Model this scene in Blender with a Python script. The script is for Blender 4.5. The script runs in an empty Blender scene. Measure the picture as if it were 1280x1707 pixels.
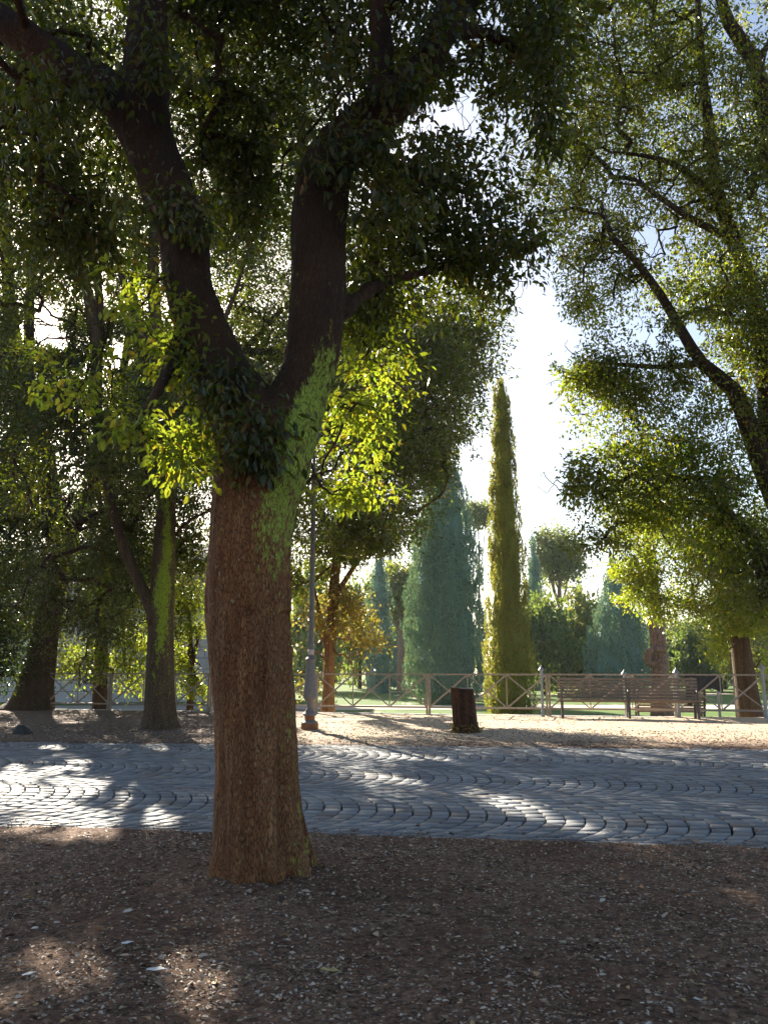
import bpy, bmesh, math, random
import numpy as np
from mathutils import Vector, noise
random.seed(7); rng = np.random.default_rng(11)
S = bpy.context.scene
R = math.radians

# ------------------------------------------------------------------ camera
CAM_H = 1.25; FPX = 1332.0; PITCH = math.atan((1112 - 853.5) / FPX)
cd = bpy.data.cameras.new('camera'); cam = bpy.data.objects.new('camera', cd); S.collection.objects.link(cam)
cd.sensor_fit = 'VERTICAL'; cd.sensor_height = 24; cd.lens = 24 * FPX / 1707
cd.clip_start = 0.05; cd.clip_end = 5000
cam.location = (0, 0, CAM_H); cam.rotation_euler = (math.pi / 2 + PITCH, 0, 0)
S.camera = cam

# ------------------------------------------------------------------ light
SUN_AZ = R(-22); SUN_EL = R(27)          # azimuth from +Y, negative = to the left
SUN = np.array([math.sin(SUN_AZ) * math.cos(SUN_EL), math.cos(SUN_AZ) * math.cos(SUN_EL), math.sin(SUN_EL)])
W = bpy.data.worlds.new('World'); S.world = W; W.use_nodes = True
wn = W.node_tree.nodes; wl = W.node_tree.links
bg = wn['Background']; sky = wn.new('ShaderNodeTexSky'); sky.sky_type = 'NISHITA'; sky.sun_disc = False
sky.sun_elevation = SUN_EL; sky.sun_rotation = SUN_AZ; sky.air_density = 1.0; sky.dust_density = 1.5
wl.new(sky.outputs[0], bg.inputs[0]); bg.inputs[1].default_value = 0.056
sd = bpy.data.lights.new('sun', 'SUN'); sd.energy = 5.0; sd.angle = R(0.5); sd.color = (1, 0.9, 0.74)
so = bpy.data.objects.new('sun', sd); S.collection.objects.link(so)
so.rotation_euler = Vector(SUN).to_track_quat('Z', 'Y').to_euler(); so.location = (0, 0, 30)
S.view_settings.view_transform = 'Standard'; S.view_settings.look = 'None'
S.view_settings.exposure = 1.95; S.view_settings.gamma = 1
S.cycles.max_bounces = 8; S.cycles.transparent_max_bounces = 8; S.cycles.volume_bounces = 1
S.cycles.sample_clamp_indirect = 6

# ------------------------------------------------------------------ helpers
cp, sp = math.cos(PITCH), math.sin(PITCH)
def ray(px, py):
    xc = (px - 640) / FPX; yc = -(py - 853.5) / FPX
    return Vector((xc, cp - yc * sp, sp + yc * cp))
def at(px, py, Y):
    r = ray(px, py); return Vector((0, 0, CAM_H)) + r * (Y / r.y)
def ground(px, py, z=0.0):
    r = ray(px, py); return Vector((0, 0, CAM_H)) + r * ((z - CAM_H) / r.z)
def pxm(px, py, Y): return (at(px + 1, py, Y) - at(px, py, Y)).length   # metres per pixel
def project(P):                                       # P (n,3) -> photo pixels
    x = P[:, 0]; y = P[:, 1]; z = P[:, 2] - CAM_H
    d = y * cp + z * sp; u = -y * sp + z * cp
    d = np.where(d < .05, .05, d)
    return 640 + FPX * x / d, 853.5 - FPX * u / d
def link(o, parent=None):
    S.collection.objects.link(o)
    if parent: o.parent = parent
    return o
def tag(o, label=None, cat=None, group=None, kind=None):
    for k, v in (('label', label), ('category', cat), ('group', group), ('kind', kind)):
        if v: o[k] = v
    return o
def empty(name, loc, label, cat, group=None):
    o = bpy.data.objects.new(name, None); o.empty_display_size = .2; o.location = loc
    link(o); return tag(o, label, cat, group)
def mesh_np(name, V, faces, mat, parent=None, smooth=False, loc=None):
    """V (n,3); faces: list of (m,k) int arrays, world coordinates (parent offset removed)"""
    me = bpy.data.meshes.new(name); V = np.asarray(V, dtype=np.float32)
    off = Vector((0, 0, 0))
    if parent is not None: off = parent.location.copy()
    if loc is not None: off = Vector(loc)
    V = V - np.array(off, dtype=np.float32)
    if not isinstance(faces, list): faces = [faces]
    faces = [f for f in faces if len(f)]
    me.vertices.add(len(V)); me.vertices.foreach_set('co', V.ravel())
    tot = sum(f.size for f in faces); nf = sum(len(f) for f in faces)
    me.loops.add(tot); me.loops.foreach_set('vertex_index', np.concatenate([f.ravel() for f in faces]).astype(np.int32))
    ls = []; p = 0
    for f in faces:
        ls.append(np.arange(len(f)) * f.shape[1] + p); p += f.size
    me.polygons.add(nf); me.polygons.foreach_set('loop_start', np.concatenate(ls).astype(np.int32))
    me.update(calc_edges=True); me.validate()
    if smooth: me.shade_smooth()
    me.materials.append(mat)
    o = bpy.data.objects.new(name, me); link(o, parent)
    if loc is not None and parent is None: o.location = off
    return o
class MB:
    """collects verts/faces (ngons allowed)"""
    def __init__(s): s.v = []; s.f = []
    def add(s, vs, fs):
        b = len(s.v); s.v += [tuple(v) for v in vs]; s.f += [tuple(b + i for i in f) for f in fs]
    def box(s, c, size, rz=0, bev=0.0):
        x, y, z = [a / 2 for a in size]; vs = []
        for dz in (-z, z):
            for dx, dy in ((-x, -y), (x, -y), (x, y), (-x, y)):
                ca, sa = math.cos(rz), math.sin(rz)
                vs.append((c[0] + dx * ca - dy * sa, c[1] + dx * sa + dy * ca, c[2] + dz))
        s.add(vs, [(3, 2, 1, 0), (4, 5, 6, 7), (0, 1, 5, 4), (1, 2, 6, 5), (2, 3, 7, 6), (3, 0, 4, 7)])
    def bar(s, a, b, w, h):
        a = Vector(a); b = Vector(b); d = (b - a).normalized()
        up = Vector((0, 0, 1)) if abs(d.z) < .95 else Vector((0, 1, 0))
        sx = d.cross(up).normalized() * (w / 2); sy = sx.cross(d).normalized() * (h / 2)
        vs = [p + i * sx + j * sy for p in (a, b) for i, j in ((-1, -1), (1, -1), (1, 1), (-1, 1))]
        s.add(vs, [(3, 2, 1, 0), (4, 5, 6, 7), (0, 1, 5, 4), (1, 2, 6, 5), (2, 3, 7, 6), (3, 0, 4, 7)])
    def tube(s, pts, rad, n=10, cap=True, lobes=None):
        pts = [Vector(p) for p in pts]; rings = []
        ref = Vector((0, 1, 0.01))
        for i, p in enumerate(pts):
            d = (pts[min(i + 1, len(pts) - 1)] - pts[max(i - 1, 0)]).normalized()
            rf = ref if abs(d.dot(ref.normalized())) < .9 else Vector((1, 0, 0))
            sx = d.cross(rf).normalized(); sy = sx.cross(d).normalized()
            ring = []
            for k in range(n):
                a = 2 * math.pi * k / n; r = rad[i] * (lobes(a, i, p) if lobes else 1)
                ring.append(p + sx * (math.cos(a) * r) + sy * (math.sin(a) * r))
            rings.append(ring)
        b = [v for r in rings for v in r]; f = []
        for i in range(len(pts) - 1):
            for k in range(n):
                k2 = (k + 1) % n; f.append((i * n + k, i * n + k2, (i + 1) * n + k2, (i + 1) * n + k))
        if cap: f.append(tuple(range(n))[::-1]); f.append(tuple((len(pts) - 1) * n + k for k in range(n)))
        s.add(b, f)
    def lathe(s, c, prof, n=24):
        s.tube([(c[0], c[1], c[2] + z) for r, z in prof], [r for r, z in prof], n)
    def build(s, name, mat, parent=None, smooth=False, loc=None, bevel=0):
        me = bpy.data.meshes.new(name)
        off = parent.location if parent is not None else Vector(loc or (0, 0, 0))
        me.from_pydata([tuple(Vector(v) - Vector(off)) for v in s.v], [], s.f); me.update()
        bm = bmesh.new(); bm.from_mesh(me); bmesh.ops.recalc_face_normals(bm, faces=bm.faces)
        if bevel: bmesh.ops.bevel(bm, geom=bm.edges[:], offset=bevel, segments=1, affect='EDGES')
        bm.to_mesh(me); bm.free()
        if smooth: me.shade_smooth()
        me.materials.append(mat)
        o = bpy.data.objects.new(name, me); link(o, parent)
        if parent is None and loc is not None: o.location = off
        return o
def resample(pts, rad, step):
    """Catmull-Rom through pts"""
    P = [Vector(p) for p in pts]; P = [P[0] * 2 - P[1]] + P + [P[-1] * 2 - P[-2]]; Rr = [rad[0]] + list(rad) + [rad[-1]]
    op = []; orr = []
    for i in range(1, len(P) - 2):
        L = (P[i + 1] - P[i]).length; n = max(2, int(L / step))
        for k in range(n):
            t = k / n; t2 = t * t; t3 = t2 * t
            op.append(.5 * ((2 * P[i]) + (P[i + 1] - P[i - 1]) * t + (2 * P[i - 1] - 5 * P[i] + 4 * P[i + 1] - P[i + 2]) * t2 + (3 * P[i] - P[i - 1] - 3 * P[i + 1] + P[i + 2]) * t3))
            orr.append(Rr[i] * (1 - t) + Rr[i + 1] * t)
    op.append(P[-2]); orr.append(Rr[-2]); return op, orr

# ------------------------------------------------------------------ materials
def newmat(name):
    m = bpy.data.materials.new(name); m.use_nodes = True; nt = m.node_tree
    return m, nt, nt.nodes['Principled BSDF'], nt.nodes['Material Output']
def N(nt, t, **kw):
    n = nt.nodes.new(t)
    for k, v in kw.items():
        if k.startswith('_'): setattr(n, k[1:], v)
        else: n.inputs[k.replace('__', ' ')].default_value = v
    return n
def ramp(nt, src, stops, interp='LINEAR'):
    r = nt.nodes.new('ShaderNodeValToRGB'); cr = r.color_ramp; cr.interpolation = interp
    while len(cr.elements) < len(stops): cr.elements.new(.5)
    for e, (p, c) in zip(cr.elements, stops): e.position = p; e.color = (*c, 1)
    nt.links.new(src, r.inputs[0]); return r.outputs[0]
def mix(nt, fac, a, b, mode='MIX'):
    m = nt.nodes.new('ShaderNodeMix'); m.data_type = 'RGBA'; m.blend_type = mode
    for i, x in ((0, fac), (6, a), (7, b)):
        if hasattr(x, 'node'): nt.links.new(x, m.inputs[i])
        else: m.inputs[i].default_value = x if i == 0 else (*x, 1)
    return m.outputs[2]
def mathn(nt, op, a, b=0.0, c=None, clamp=False):
    m = nt.nodes.new('ShaderNodeMath'); m.operation = op; m.use_clamp = clamp
    for i, x in enumerate((a, b, c)):
        if x is None: continue
        if hasattr(x, 'node'): nt.links.new(x, m.inputs[i])
        else: m.inputs[i].default_value = x
    return m.outputs[0]
def coords(nt, scale=(1, 1, 1), kind='Object'):
    tc = nt.nodes.new('ShaderNodeTexCoord'); mp = nt.nodes.new('ShaderNodeMapping'); mp.inputs['Scale'].default_value = scale
    nt.links.new(tc.outputs[kind], mp.inputs[0]); return mp.outputs[0]
def noise_t(nt, vec, scale, detail=4, rough=.6):
    n = N(nt, 'ShaderNodeTexNoise', Scale=scale, Detail=detail, Roughness=rough); nt.links.new(vec, n.inputs['Vector']); return n.outputs['Fac']
def bump(nt, bsdf, h, strength, dist):
    b = nt.nodes.new('ShaderNodeBump'); b.inputs['Strength'].default_value = strength; b.inputs['Distance'].default_value = dist
    nt.links.new(h, b.inputs['Height']); nt.links.new(b.outputs[0], bsdf.inputs['Normal']); return b

def leaf_mat(name, stops, trans, tfac=.42, rough=.42, spec=.5):
    m, nt, b, out = newmat(name)
    g = nt.nodes.new('ShaderNodeNewGeometry')
    col = ramp(nt, g.outputs['Random Per Island'], stops)
    # clump to clump hue drift through the crown
    v = coords(nt); nz = noise_t(nt, v, 1.1, 2)
    col2 = mix(nt, mathn(nt, 'MULTIPLY', nz, .6), col, tuple(.5 * c for c in stops[-1][1]))
    nt.links.new(col, b.inputs['Base Color'])
    b.inputs['Roughness'].default_value = rough; b.inputs['Specular IOR Level'].default_value = spec
    t = nt.nodes.new('ShaderNodeBsdfTranslucent')
    tc = mix(nt, 1.0, trans, ramp(nt, g.outputs['Random Per Island'], [(0, (.55, .7, .5)), (.5, (1, 1, .7)), (.9, (1.0, .85, .6)), (1, (1.0, .6, .4))]), 'MULTIPLY')
    nt.links.new(tc, t.inputs['Color'])
    ms = nt.nodes.new('ShaderNodeMixShader'); ms.inputs[0].default_value = tfac
    nt.links.new(b.outputs[0], ms.inputs[1]); nt.links.new(t.outputs[0], ms.inputs[2]); nt.links.new(ms.outputs[0], out.inputs['Surface'])
    return m
M = {}
M['leaf_oak'] = leaf_mat('holm_oak_leaf', [(0, (.012, .024, .011)), (.4, (.024, .038, .013)), (.75, (.05, .06, .017)), (.93, (.12, .095, .03)), (1, (.17, .075, .025))], (.24, .30, .015), .34, .36, .6)
M['leaf_oak_backlit'] = leaf_mat('brightened_oak_leaf', [(0, (.013, .024, .011)), (.4, (.028, .042, .013)), (.75, (.055, .068, .018)), (.93, (.11, .085, .03)), (1, (.17, .075, .025))], (.40, .46, .03), .38, .36, .6)  # brighter copy of the oak leaf, backlight put into its colour
M['leaf_oak_sunlit'] = leaf_mat('sunlit_oak_leaf', [(0, (.035, .055, .015)), (.5, (.065, .08, .018)), (.9, (.12, .11, .025)), (1, (.18, .10, .03))], (.5, .6, .05), .5)  # sunlit copy of the oak leaf: sun glow put into the colour
M['leaf_dark'] = leaf_mat('dark_evergreen_leaf', [(0, (.013, .028, .016)), (.6, (.024, .045, .018)), (1, (.045, .062, .02))], (.12, .2, .02), .28)
M['leaf_tan'] = leaf_mat('tan_shrub_leaf', [(0, (.10, .10, .025)), (.5, (.19, .15, .045)), (1, (.3, .19, .07))], (.5, .42, .08), .45)
M['cypress_blue'] = leaf_mat('blue_cypress_spray', [(0, (.07, .15, .155)), (.4, (.19, .33, .31)), (.8, (.3, .46, .41)), (.985, (.22, .3, .16)), (1, (.4, .18, .05))], (.2, .3, .14), .3, .6, .3)
M['cypress_gold'] = leaf_mat('olive_cypress_spray', [(0, (.04, .065, .025)), (.4, (.12, .15, .05)), (.75, (.2, .21, .065)), (.9, (.17, .10, .04)), (1, (.36, .15, .045))], (.5, .5, .1), .38, .6, .3)
M['pine_leaf'] = leaf_mat('pine_needle_clump', [(0, (.05, .10, .05)), (1, (.14, .18, .07))], (.4, .46, .1), .35, .6, .3)
M['park_leaf'] = leaf_mat('park_tree_leaf', [(0, (.035, .075, .05)), (1, (.09, .14, .07))], (.3, .4, .08), .35, .6, .3)
M['park_leaf_light'] = leaf_mat('light_park_tree_leaf', [(0, (.07, .11, .04)), (1, (.17, .2, .06))], (.5, .55, .08), .4, .6, .3)

def bark_mat(name, c_dark, c_mid, c_light, moss=None, sc=1.0, spots=True):
    m, nt, b, out = newmat(name)
    v = coords(nt, (1, 1, .2))
    warp = N(nt, 'ShaderNodeTexNoise', Scale=9 * sc, Detail=3); nt.links.new(v, warp.inputs['Vector'])
    ad = nt.nodes.new('ShaderNodeMix'); ad.data_type = 'RGBA'; ad.inputs[0].default_value = .05
    nt.links.new(v, ad.inputs[6]); nt.links.new(warp.outputs['Color'], ad.inputs[7])
    vo = N(nt, 'ShaderNodeTexVoronoi', Scale=105 * sc, _feature='DISTANCE_TO_EDGE'); nt.links.new(ad.outputs[2], vo.inputs['Vector'])
    vc = N(nt, 'ShaderNodeTexVoronoi', Scale=105 * sc); nt.links.new(ad.outputs[2], vc.inputs['Vector'])
    crack = mathn(nt, 'MULTIPLY', mathn(nt, 'ADD', vo.outputs['Distance'], .03), 5.0, clamp=True)
    fine = noise_t(nt, coords(nt, (1, 1, .3)), 90 * sc, 4, .7)
    big = noise_t(nt, coords(nt, (1, 1, .5)), 5, 4, .6)
    plate = mix(nt, ramp(nt, big, [(.35, (0, 0, 0)), (.65, (1, 1, 1))]), c_mid, c_light)
    plate = mix(nt, mathn(nt, 'MULTIPLY', vc.outputs['Color'], .55), plate, c_dark)
    plate = mix(nt, mathn(nt, 'MULTIPLY', fine, .6), plate, tuple(.55 * c for c in c_mid))
    if spots:
        lich = noise_t(nt, coords(nt, (1, 1, .45)), 60, 3, .6)
        plate = mix(nt, ramp(nt, lich, [(.62, (0, 0, 0)), (.70, (1, 1, 1))]), plate, tuple(min(.42, 1.7 * c + .07) for c in c_light))
    streak = noise_t(nt, coords(nt, (1, 1, .06)), 9, 4, .6)
    plate = mix(nt, ramp(nt, streak, [(.38, (.5, .5, .5)), (.55, (0, 0, 0))]), plate, tuple(.8 * c for c in c_dark))
    plate = mix(nt, ramp(nt, noise_t(nt, coords(nt, (1, 1, .09)), 22, 3, .6), [(.55, (0, 0, 0)), (.72, (.5, .5, .5))]), plate, tuple(min(.5, 1.25 * c) for c in c_light))
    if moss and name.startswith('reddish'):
        # canopy shade painted into the colour: upper limbs blacken, lower bark stays reddish
        da = nt.nodes.new('ShaderNodeAttribute'); da.attribute_name = 'unshaded'
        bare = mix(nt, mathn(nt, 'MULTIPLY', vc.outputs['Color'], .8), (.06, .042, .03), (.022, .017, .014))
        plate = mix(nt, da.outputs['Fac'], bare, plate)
    col = mix(nt, crack, tuple(.3 * c for c in c_dark), plate)
    if moss:
        at_ = nt.nodes.new('ShaderNodeAttribute'); at_.attribute_name = 'moss'
        mz = noise_t(nt, coords(nt, (1, 1, .5)), 26, 6, .75)
        mm = mathn(nt, 'ADD', at_.outputs['Fac'], mathn(nt, 'MULTIPLY_ADD', mz, 4.6, -2.85))
        mm = mathn(nt, 'MULTIPLY', mm, 1.9, clamp=True)
        mcol = mix(nt, noise_t(nt, coords(nt), 12, 3), (moss[0] * .6, moss[1] * .6, moss[2] * .55), moss)
        mm2 = mathn(nt, 'MULTIPLY', mm, mathn(nt, 'MULTIPLY_ADD', crack, .9, .1))
        col = mix(nt, mm2, col, mcol)
    nt.links.new(col, b.inputs['Base Color']); b.inputs['Roughness'].default_value = .85; b.inputs['Specular IOR Level'].default_value = .25
    h = mathn(nt, 'ADD', mathn(nt, 'MULTIPLY', crack, 1.0), mathn(nt, 'MULTIPLY', fine, .5))
    bump(nt, b, h, .8, .006)
    return m
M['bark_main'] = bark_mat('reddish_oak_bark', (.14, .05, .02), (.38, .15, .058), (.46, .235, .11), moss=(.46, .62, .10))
M['bark_moss'] = bark_mat('mossy_oak_bark', (.07, .045, .025), (.17, .10, .06), (.24, .16, .09), moss=(.42, .56, .04), sc=.8)
M['bark_dark'] = bark_mat('dark_oak_bark', (.05, .03, .02), (.12, .07, .04), (.17, .11, .07), sc=.7)
M['bark_pine'] = bark_mat('pink_pine_bark', (.2, .12, .1), (.38, .25, .2), (.48, .34, .28), sc=.35, spots=False)
M['bark_tan'] = bark_mat('orange_bark', (.15, .07, .03), (.32, .17, .06), (.42, .25, .1), sc=.5, spots=False)
M['bark_stump'] = bark_mat('stump_bark', (.05, .025, .015), (.13, .055, .025), (.2, .09, .05), sc=.45, spots=False)

def simple(name, col, rough=.6, metal=0, var=.25, scale=20, bmp=0, bd=.003, stretch=(1, 1, 1), spec=.5):
    m, nt, b, out = newmat(name); v = coords(nt, stretch); n = noise_t(nt, v, scale, 5, .65)
    c = mix(nt, ramp(nt, n, [(.3, (0, 0, 0)), (.7, (1, 1, 1))]), tuple(x * (1 - var) for x in col), tuple(min(1, x * (1 + var)) for x in col))
    nt.links.new(c, b.inputs['Base Color']); b.inputs['Roughness'].default_value = rough; b.inputs['Metallic'].default_value = metal
    b.inputs['Specular IOR Level'].default_value = spec
    if bmp: bump(nt, b, n, bmp, bd)
    return m
M['fence'] = simple('tan_painted_steel', (.30, .24, .19), .5, 0, .25, 14)
M['lamp_iron'] = simple('grey_brown_cast_iron', (.17, .155, .15), .5, .1, .3, 25, .4)
M['rust'] = simple('rusty_iron', (.24, .095, .04), .8, 0, .35, 30, .5)
M['post'] = simple('pale_galvanised_steel', (.27, .29, .32), .4, .4, .15, 15)
M['bench_wood'] = simple('weathered_brown_slat', (.2, .145, .11), .6, 0, .3, 12, .3, stretch=(.3, 3, 3))
M['bench_iron'] = simple('dark_cast_iron', (.07, .06, .055), .5, .2, .3, 20)
M['black'] = simple('black_plastic_sheet', (.012, .012, .014), .45, 0, .2, 10)
M['sticker'] = simple('faded_paper_sticker', (.6, .5, .47), .7, 0, .2, 60)
M['cut_wood'] = simple('weathered_cut_wood', (.27, .25, .23), .85, 0, .3, 25, .5, stretch=(1, 1, 1))
M['paper'] = simple('white_paper_scrap', (.8, .8, .8), .7, 0, .05, 10)
M['yleaf'] = simple('dry_yellow_leaf', (.42, .33, .14), .6, 0, .25, 40)
M['rock'] = simple('dark_stone', (.04, .04, .04), .8, 0, .3, 15, .5)
M['grass'] = simple('lawn_grass', (.09, .15, .035), .9, 0, .4, 1.5, .6, .04, spec=.1)
M['path'] = simple('pale_gravel_path', (.4, .36, .3), .9, 0, .15, 3)
M['glass'] = simple('frosted_lamp_glass', (.6, .6, .55), .3, 0, .05, 5)
M['roof'] = simple('slate_roof', (.22, .2, .24), .8, 0, .2, 3)
M['win'] = simple('dark_window', (.05, .06, .08), .2, 0, .2, 3)

def ground_mat():
    m, nt, b, out = newmat('brown_dirt'); v = coords(nt)
    n1 = noise_t(nt, v, 1.1, 5, .6); n2 = noise_t(nt, v, 28, 6, .7); n3 = noise_t(nt, v, 160, 4, .7)
    c = mix(nt, ramp(nt, n1, [(.35, (0, 0, 0)), (.65, (1, 1, 1))]), (.17, .085, .05), (.29, .18, .12))
    c = mix(nt, ramp(nt, n2, [(.4, (0, 0, 0)), (.62, (1, 1, 1))]), c, (.07, .038, .026))
    c = mix(nt, ramp(nt, n3, [(.58, (0, 0, 0)), (.7, (1, 1, 1))]), c, (.2, .165, .14))
    # beyond the road the soil turns pale tan, darker on the left
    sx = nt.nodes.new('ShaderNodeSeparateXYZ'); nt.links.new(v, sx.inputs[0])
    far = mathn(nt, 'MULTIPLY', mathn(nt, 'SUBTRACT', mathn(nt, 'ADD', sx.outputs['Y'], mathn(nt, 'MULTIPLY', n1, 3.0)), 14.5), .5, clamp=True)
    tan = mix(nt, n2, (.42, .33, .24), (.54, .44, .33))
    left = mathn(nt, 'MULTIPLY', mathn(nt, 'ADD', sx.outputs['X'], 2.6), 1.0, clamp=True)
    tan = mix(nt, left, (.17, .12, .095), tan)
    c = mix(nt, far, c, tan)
    sa = nt.nodes.new('ShaderNodeAttribute'); sa.attribute_name = 'silt'; c = mix(nt, sa.outputs['Fac'], c, (.022, .02, .018))
    nt.links.new(c, b.inputs['Base Color']); b.inputs['Roughness'].default_value = .95; b.inputs['Specular IOR Level'].default_value = .2
    h = mathn(nt, 'ADD', n2, mathn(nt, 'MULTIPLY', n3, .4)); bump(nt, b, h, .9, .012); return m
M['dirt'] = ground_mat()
def cobble_mat():
    m, nt, b, out = newmat('basalt_cobble'); v = coords(nt); g = nt.nodes.new('ShaderNodeNewGeometry')
    c = ramp(nt, g.outputs['Random Per Island'], [(0, (.14, .15, .17)), (.35, (.22, .235, .255)), (.75, (.29, .305, .325)), (.9, (.19, .165, .15)), (1, (.36, .36, .35))])
    n = noise_t(nt, v, 30, 5, .65); n2 = noise_t(nt, v, 1.3, 4)
    c = mix(nt, mathn(nt, 'MULTIPLY', n, .5), c, (.05, .055, .07))
    c = mix(nt, ramp(nt, n2, [(.52, (0, 0, 0)), (.75, (.45, .45, .45))]), c, (.10, .075, .06))
    nt.links.new(c, b.inputs['Base Color']); b.inputs['Roughness'].default_value = .72; b.inputs['Specular IOR Level'].default_value = .3
    bump(nt, b, n, .4, .004); return m
M['cobble'] = cobble_mat()
def litter_mat(name, stops, rough=.7):
    m, nt, b, out = newmat(name); g = nt.nodes.new('ShaderNodeNewGeometry')
    nt.links.new(ramp(nt, g.outputs['Random Per Island'], stops), b.inputs['Base Color']); b.inputs['Roughness'].default_value = rough; return m
M['pebble'] = litter_mat('mixed_pebbles', [(0, (.12, .075, .05)), (.35, (.24, .17, .12)), (.7, (.38, .31, .24)), (.9, (.55, .47, .37)), (.96, (.5, .25, .1)), (1, (.72, .66, .58))])
M['dead_leaf'] = litter_mat('fallen_leaves', [(0, (.08, .045, .028)), (.35, (.2, .12, .075)), (.62, (.34, .25, .18)), (.86, (.58, .5, .42)), (.93, (.4, .18, .07)), (1, (.5, .36, .16))], .6)
M['twig'] = litter_mat('dry_twigs', [(0, (.05, .03, .02)), (.7, (.12, .075, .05)), (1, (.3, .23, .17))])
def stone_mat():
    m, nt, b, out = newmat('pale_stone_wall'); v = coords(nt)
    tc = nt.nodes.new('ShaderNodeSeparateXYZ'); nt.links.new(v, tc.inputs[0]); cb = nt.nodes.new('ShaderNodeCombineXYZ')
    nt.links.new(tc.outputs['X'], cb.inputs[0]); nt.links.new(tc.outputs['Z'], cb.inputs[1])
    br = N(nt, 'ShaderNodeTexBrick', Scale=1.0); nt.links.new(cb.outputs[0], br.inputs['Vector'])
    br.inputs['Brick Width'].default_value = 1.3; br.inputs['Row Height'].default_value = .55; br.inputs['Mortar Size'].default_value = .02
    br.inputs['Color1'].default_value = (.6, .61, .66, 1); br.inputs['Color2'].default_value = (.7, .7, .74, 1); br.inputs['Mortar'].default_value = (.2, .2, .22, 1)
    c = mix(nt, mathn(nt, 'MULTIPLY', noise_t(nt, v, 2, 5), .5), br.outputs[0], (.3, .29, .3))
    nt.links.new(c, b.inputs['Base Color']); b.inputs['Roughness'].default_value = .85; return m
M['stone'] = stone_mat()

# ------------------------------------------------------------------ ground and road
RN0, RN1, RF0, RF1 = ground(0, 1374), ground(1280, 1411), ground(0, 1237), ground(1280, 1250)
def road_near(x): return RN0.y + (RN1.y - RN0.y) * (x - RN0.x) / (RN1.x - RN0.x)
def road_far(x): return RF0.y + (RF1.y - RF0.y) * (x - RF0.x) / (RF1.x - RF0.x)
print('ROAD', road_near(0), road_far(0), (RN1.y - RN0.y) / (RN1.x - RN0.x), (RF1.y - RF0.y) / (RF1.x - RF0.x), fence_y(0) if 'fence_y' in globals() else '')
def fence_y(x): return 22.15 - .225 * x
def sstep(a): a = np.clip(a, 0, 1); return a * a * (3 - 2 * a)
def vnoise(X, Y, s, seed):
    """cheap value noise, vectorised"""
    x = X * s + seed * 17.3; y = Y * s - seed * 9.1
    xi = np.floor(x).astype(np.int64); yi = np.floor(y).astype(np.int64); fx = x - xi; fy = y - yi
    fx = fx * fx * (3 - 2 * fx); fy = fy * fy * (3 - 2 * fy)
    def h(a, b):
        n = (a * 374761393 + b * 668265263 + seed * 1274126177) & 0x7fffffff
        n = ((n ^ (n >> 13)) * 1274126177) & 0x7fffffff
        return (n % 65536) / 32768. - 1
    return (h(xi, yi) * (1 - fx) + h(xi + 1, yi) * fx) * (1 - fy) + (h(xi, yi + 1) * (1 - fx) + h(xi + 1, yi + 1) * fx) * fy
def terrain(X, Y):
    X = np.asarray(X, float); Y = np.asarray(Y, float)
    dn = road_near(X) - Y + vnoise(X, Y, 2.2, 3) * .10 + vnoise(X, Y, 9, 4) * .05       # >0 on the near dirt
    df = Y - road_far(X) + vnoise(X, Y, 1.6, 5) * .12 + vnoise(X, Y, 7, 6) * .05
    d = np.maximum(dn, df)
    h = -.03 + .045 * sstep(d / .16 + .3)
    off = sstep(d / .3)
    h = h + off * (vnoise(X, Y, .9, 1) * .018 + vnoise(X, Y, 6, 2) * .006 + vnoise(X, Y, 19, 7) * .004)
    fy = Y - fence_y(X)
    h = h - .5 * sstep((fy - .35) / 1.6)
    # mound of soil round the front trunk
    h = h + .035 * np.exp(-((X - TRX) ** 2 + (Y - TRY) ** 2) / .18)
    return h
tb = ground(430, 1476); TRX, TRY = tb.x, tb.y + .24
def axis(segs):
    out = []
    for a, b, st in segs: out += list(np.arange(a, b, st))
    return np.array(out + [segs[-1][1]])
gx = axis([(-900, -60, 60), (-60, -12, 2), (-12, -5, .25), (-5, 5, .045), (5, 12, .25), (12, 60, 2), (60, 900, 60)])
gy = axis([(-30, 0, 3), (0, 1.8, .2), (1.8, 7.3, .04), (7.3, 12, .25), (12, 15, .06), (15, 26, .2), (26, 60, 2), (60, 300, 20), (300, 1500, 150)])
GX, GY = np.meshgrid(gx, gy); GZ = terrain(GX, GY)
nx, ny = len(gx), len(gy); idx = np.arange(nx * ny).reshape(ny, nx)
F = np.stack([idx[:-1, :-1], idx[:-1, 1:], idx[1:, 1:], idx[1:, :-1]], -1).reshape(-1, 4)
o = mesh_np('ground', np.stack([GX, GY, GZ], -1).reshape(-1, 3), F, M['dirt'], smooth=True); tag(o, kind='structure')
jt = ((GY > road_near(GX) + .05) & (GY < road_far(GX) - .05)).astype(np.float32).ravel()      # black silt packed between the setts
o.data.attributes.new('silt', 'FLOAT', 'POINT').data.foreach_set('value', jt)

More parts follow.
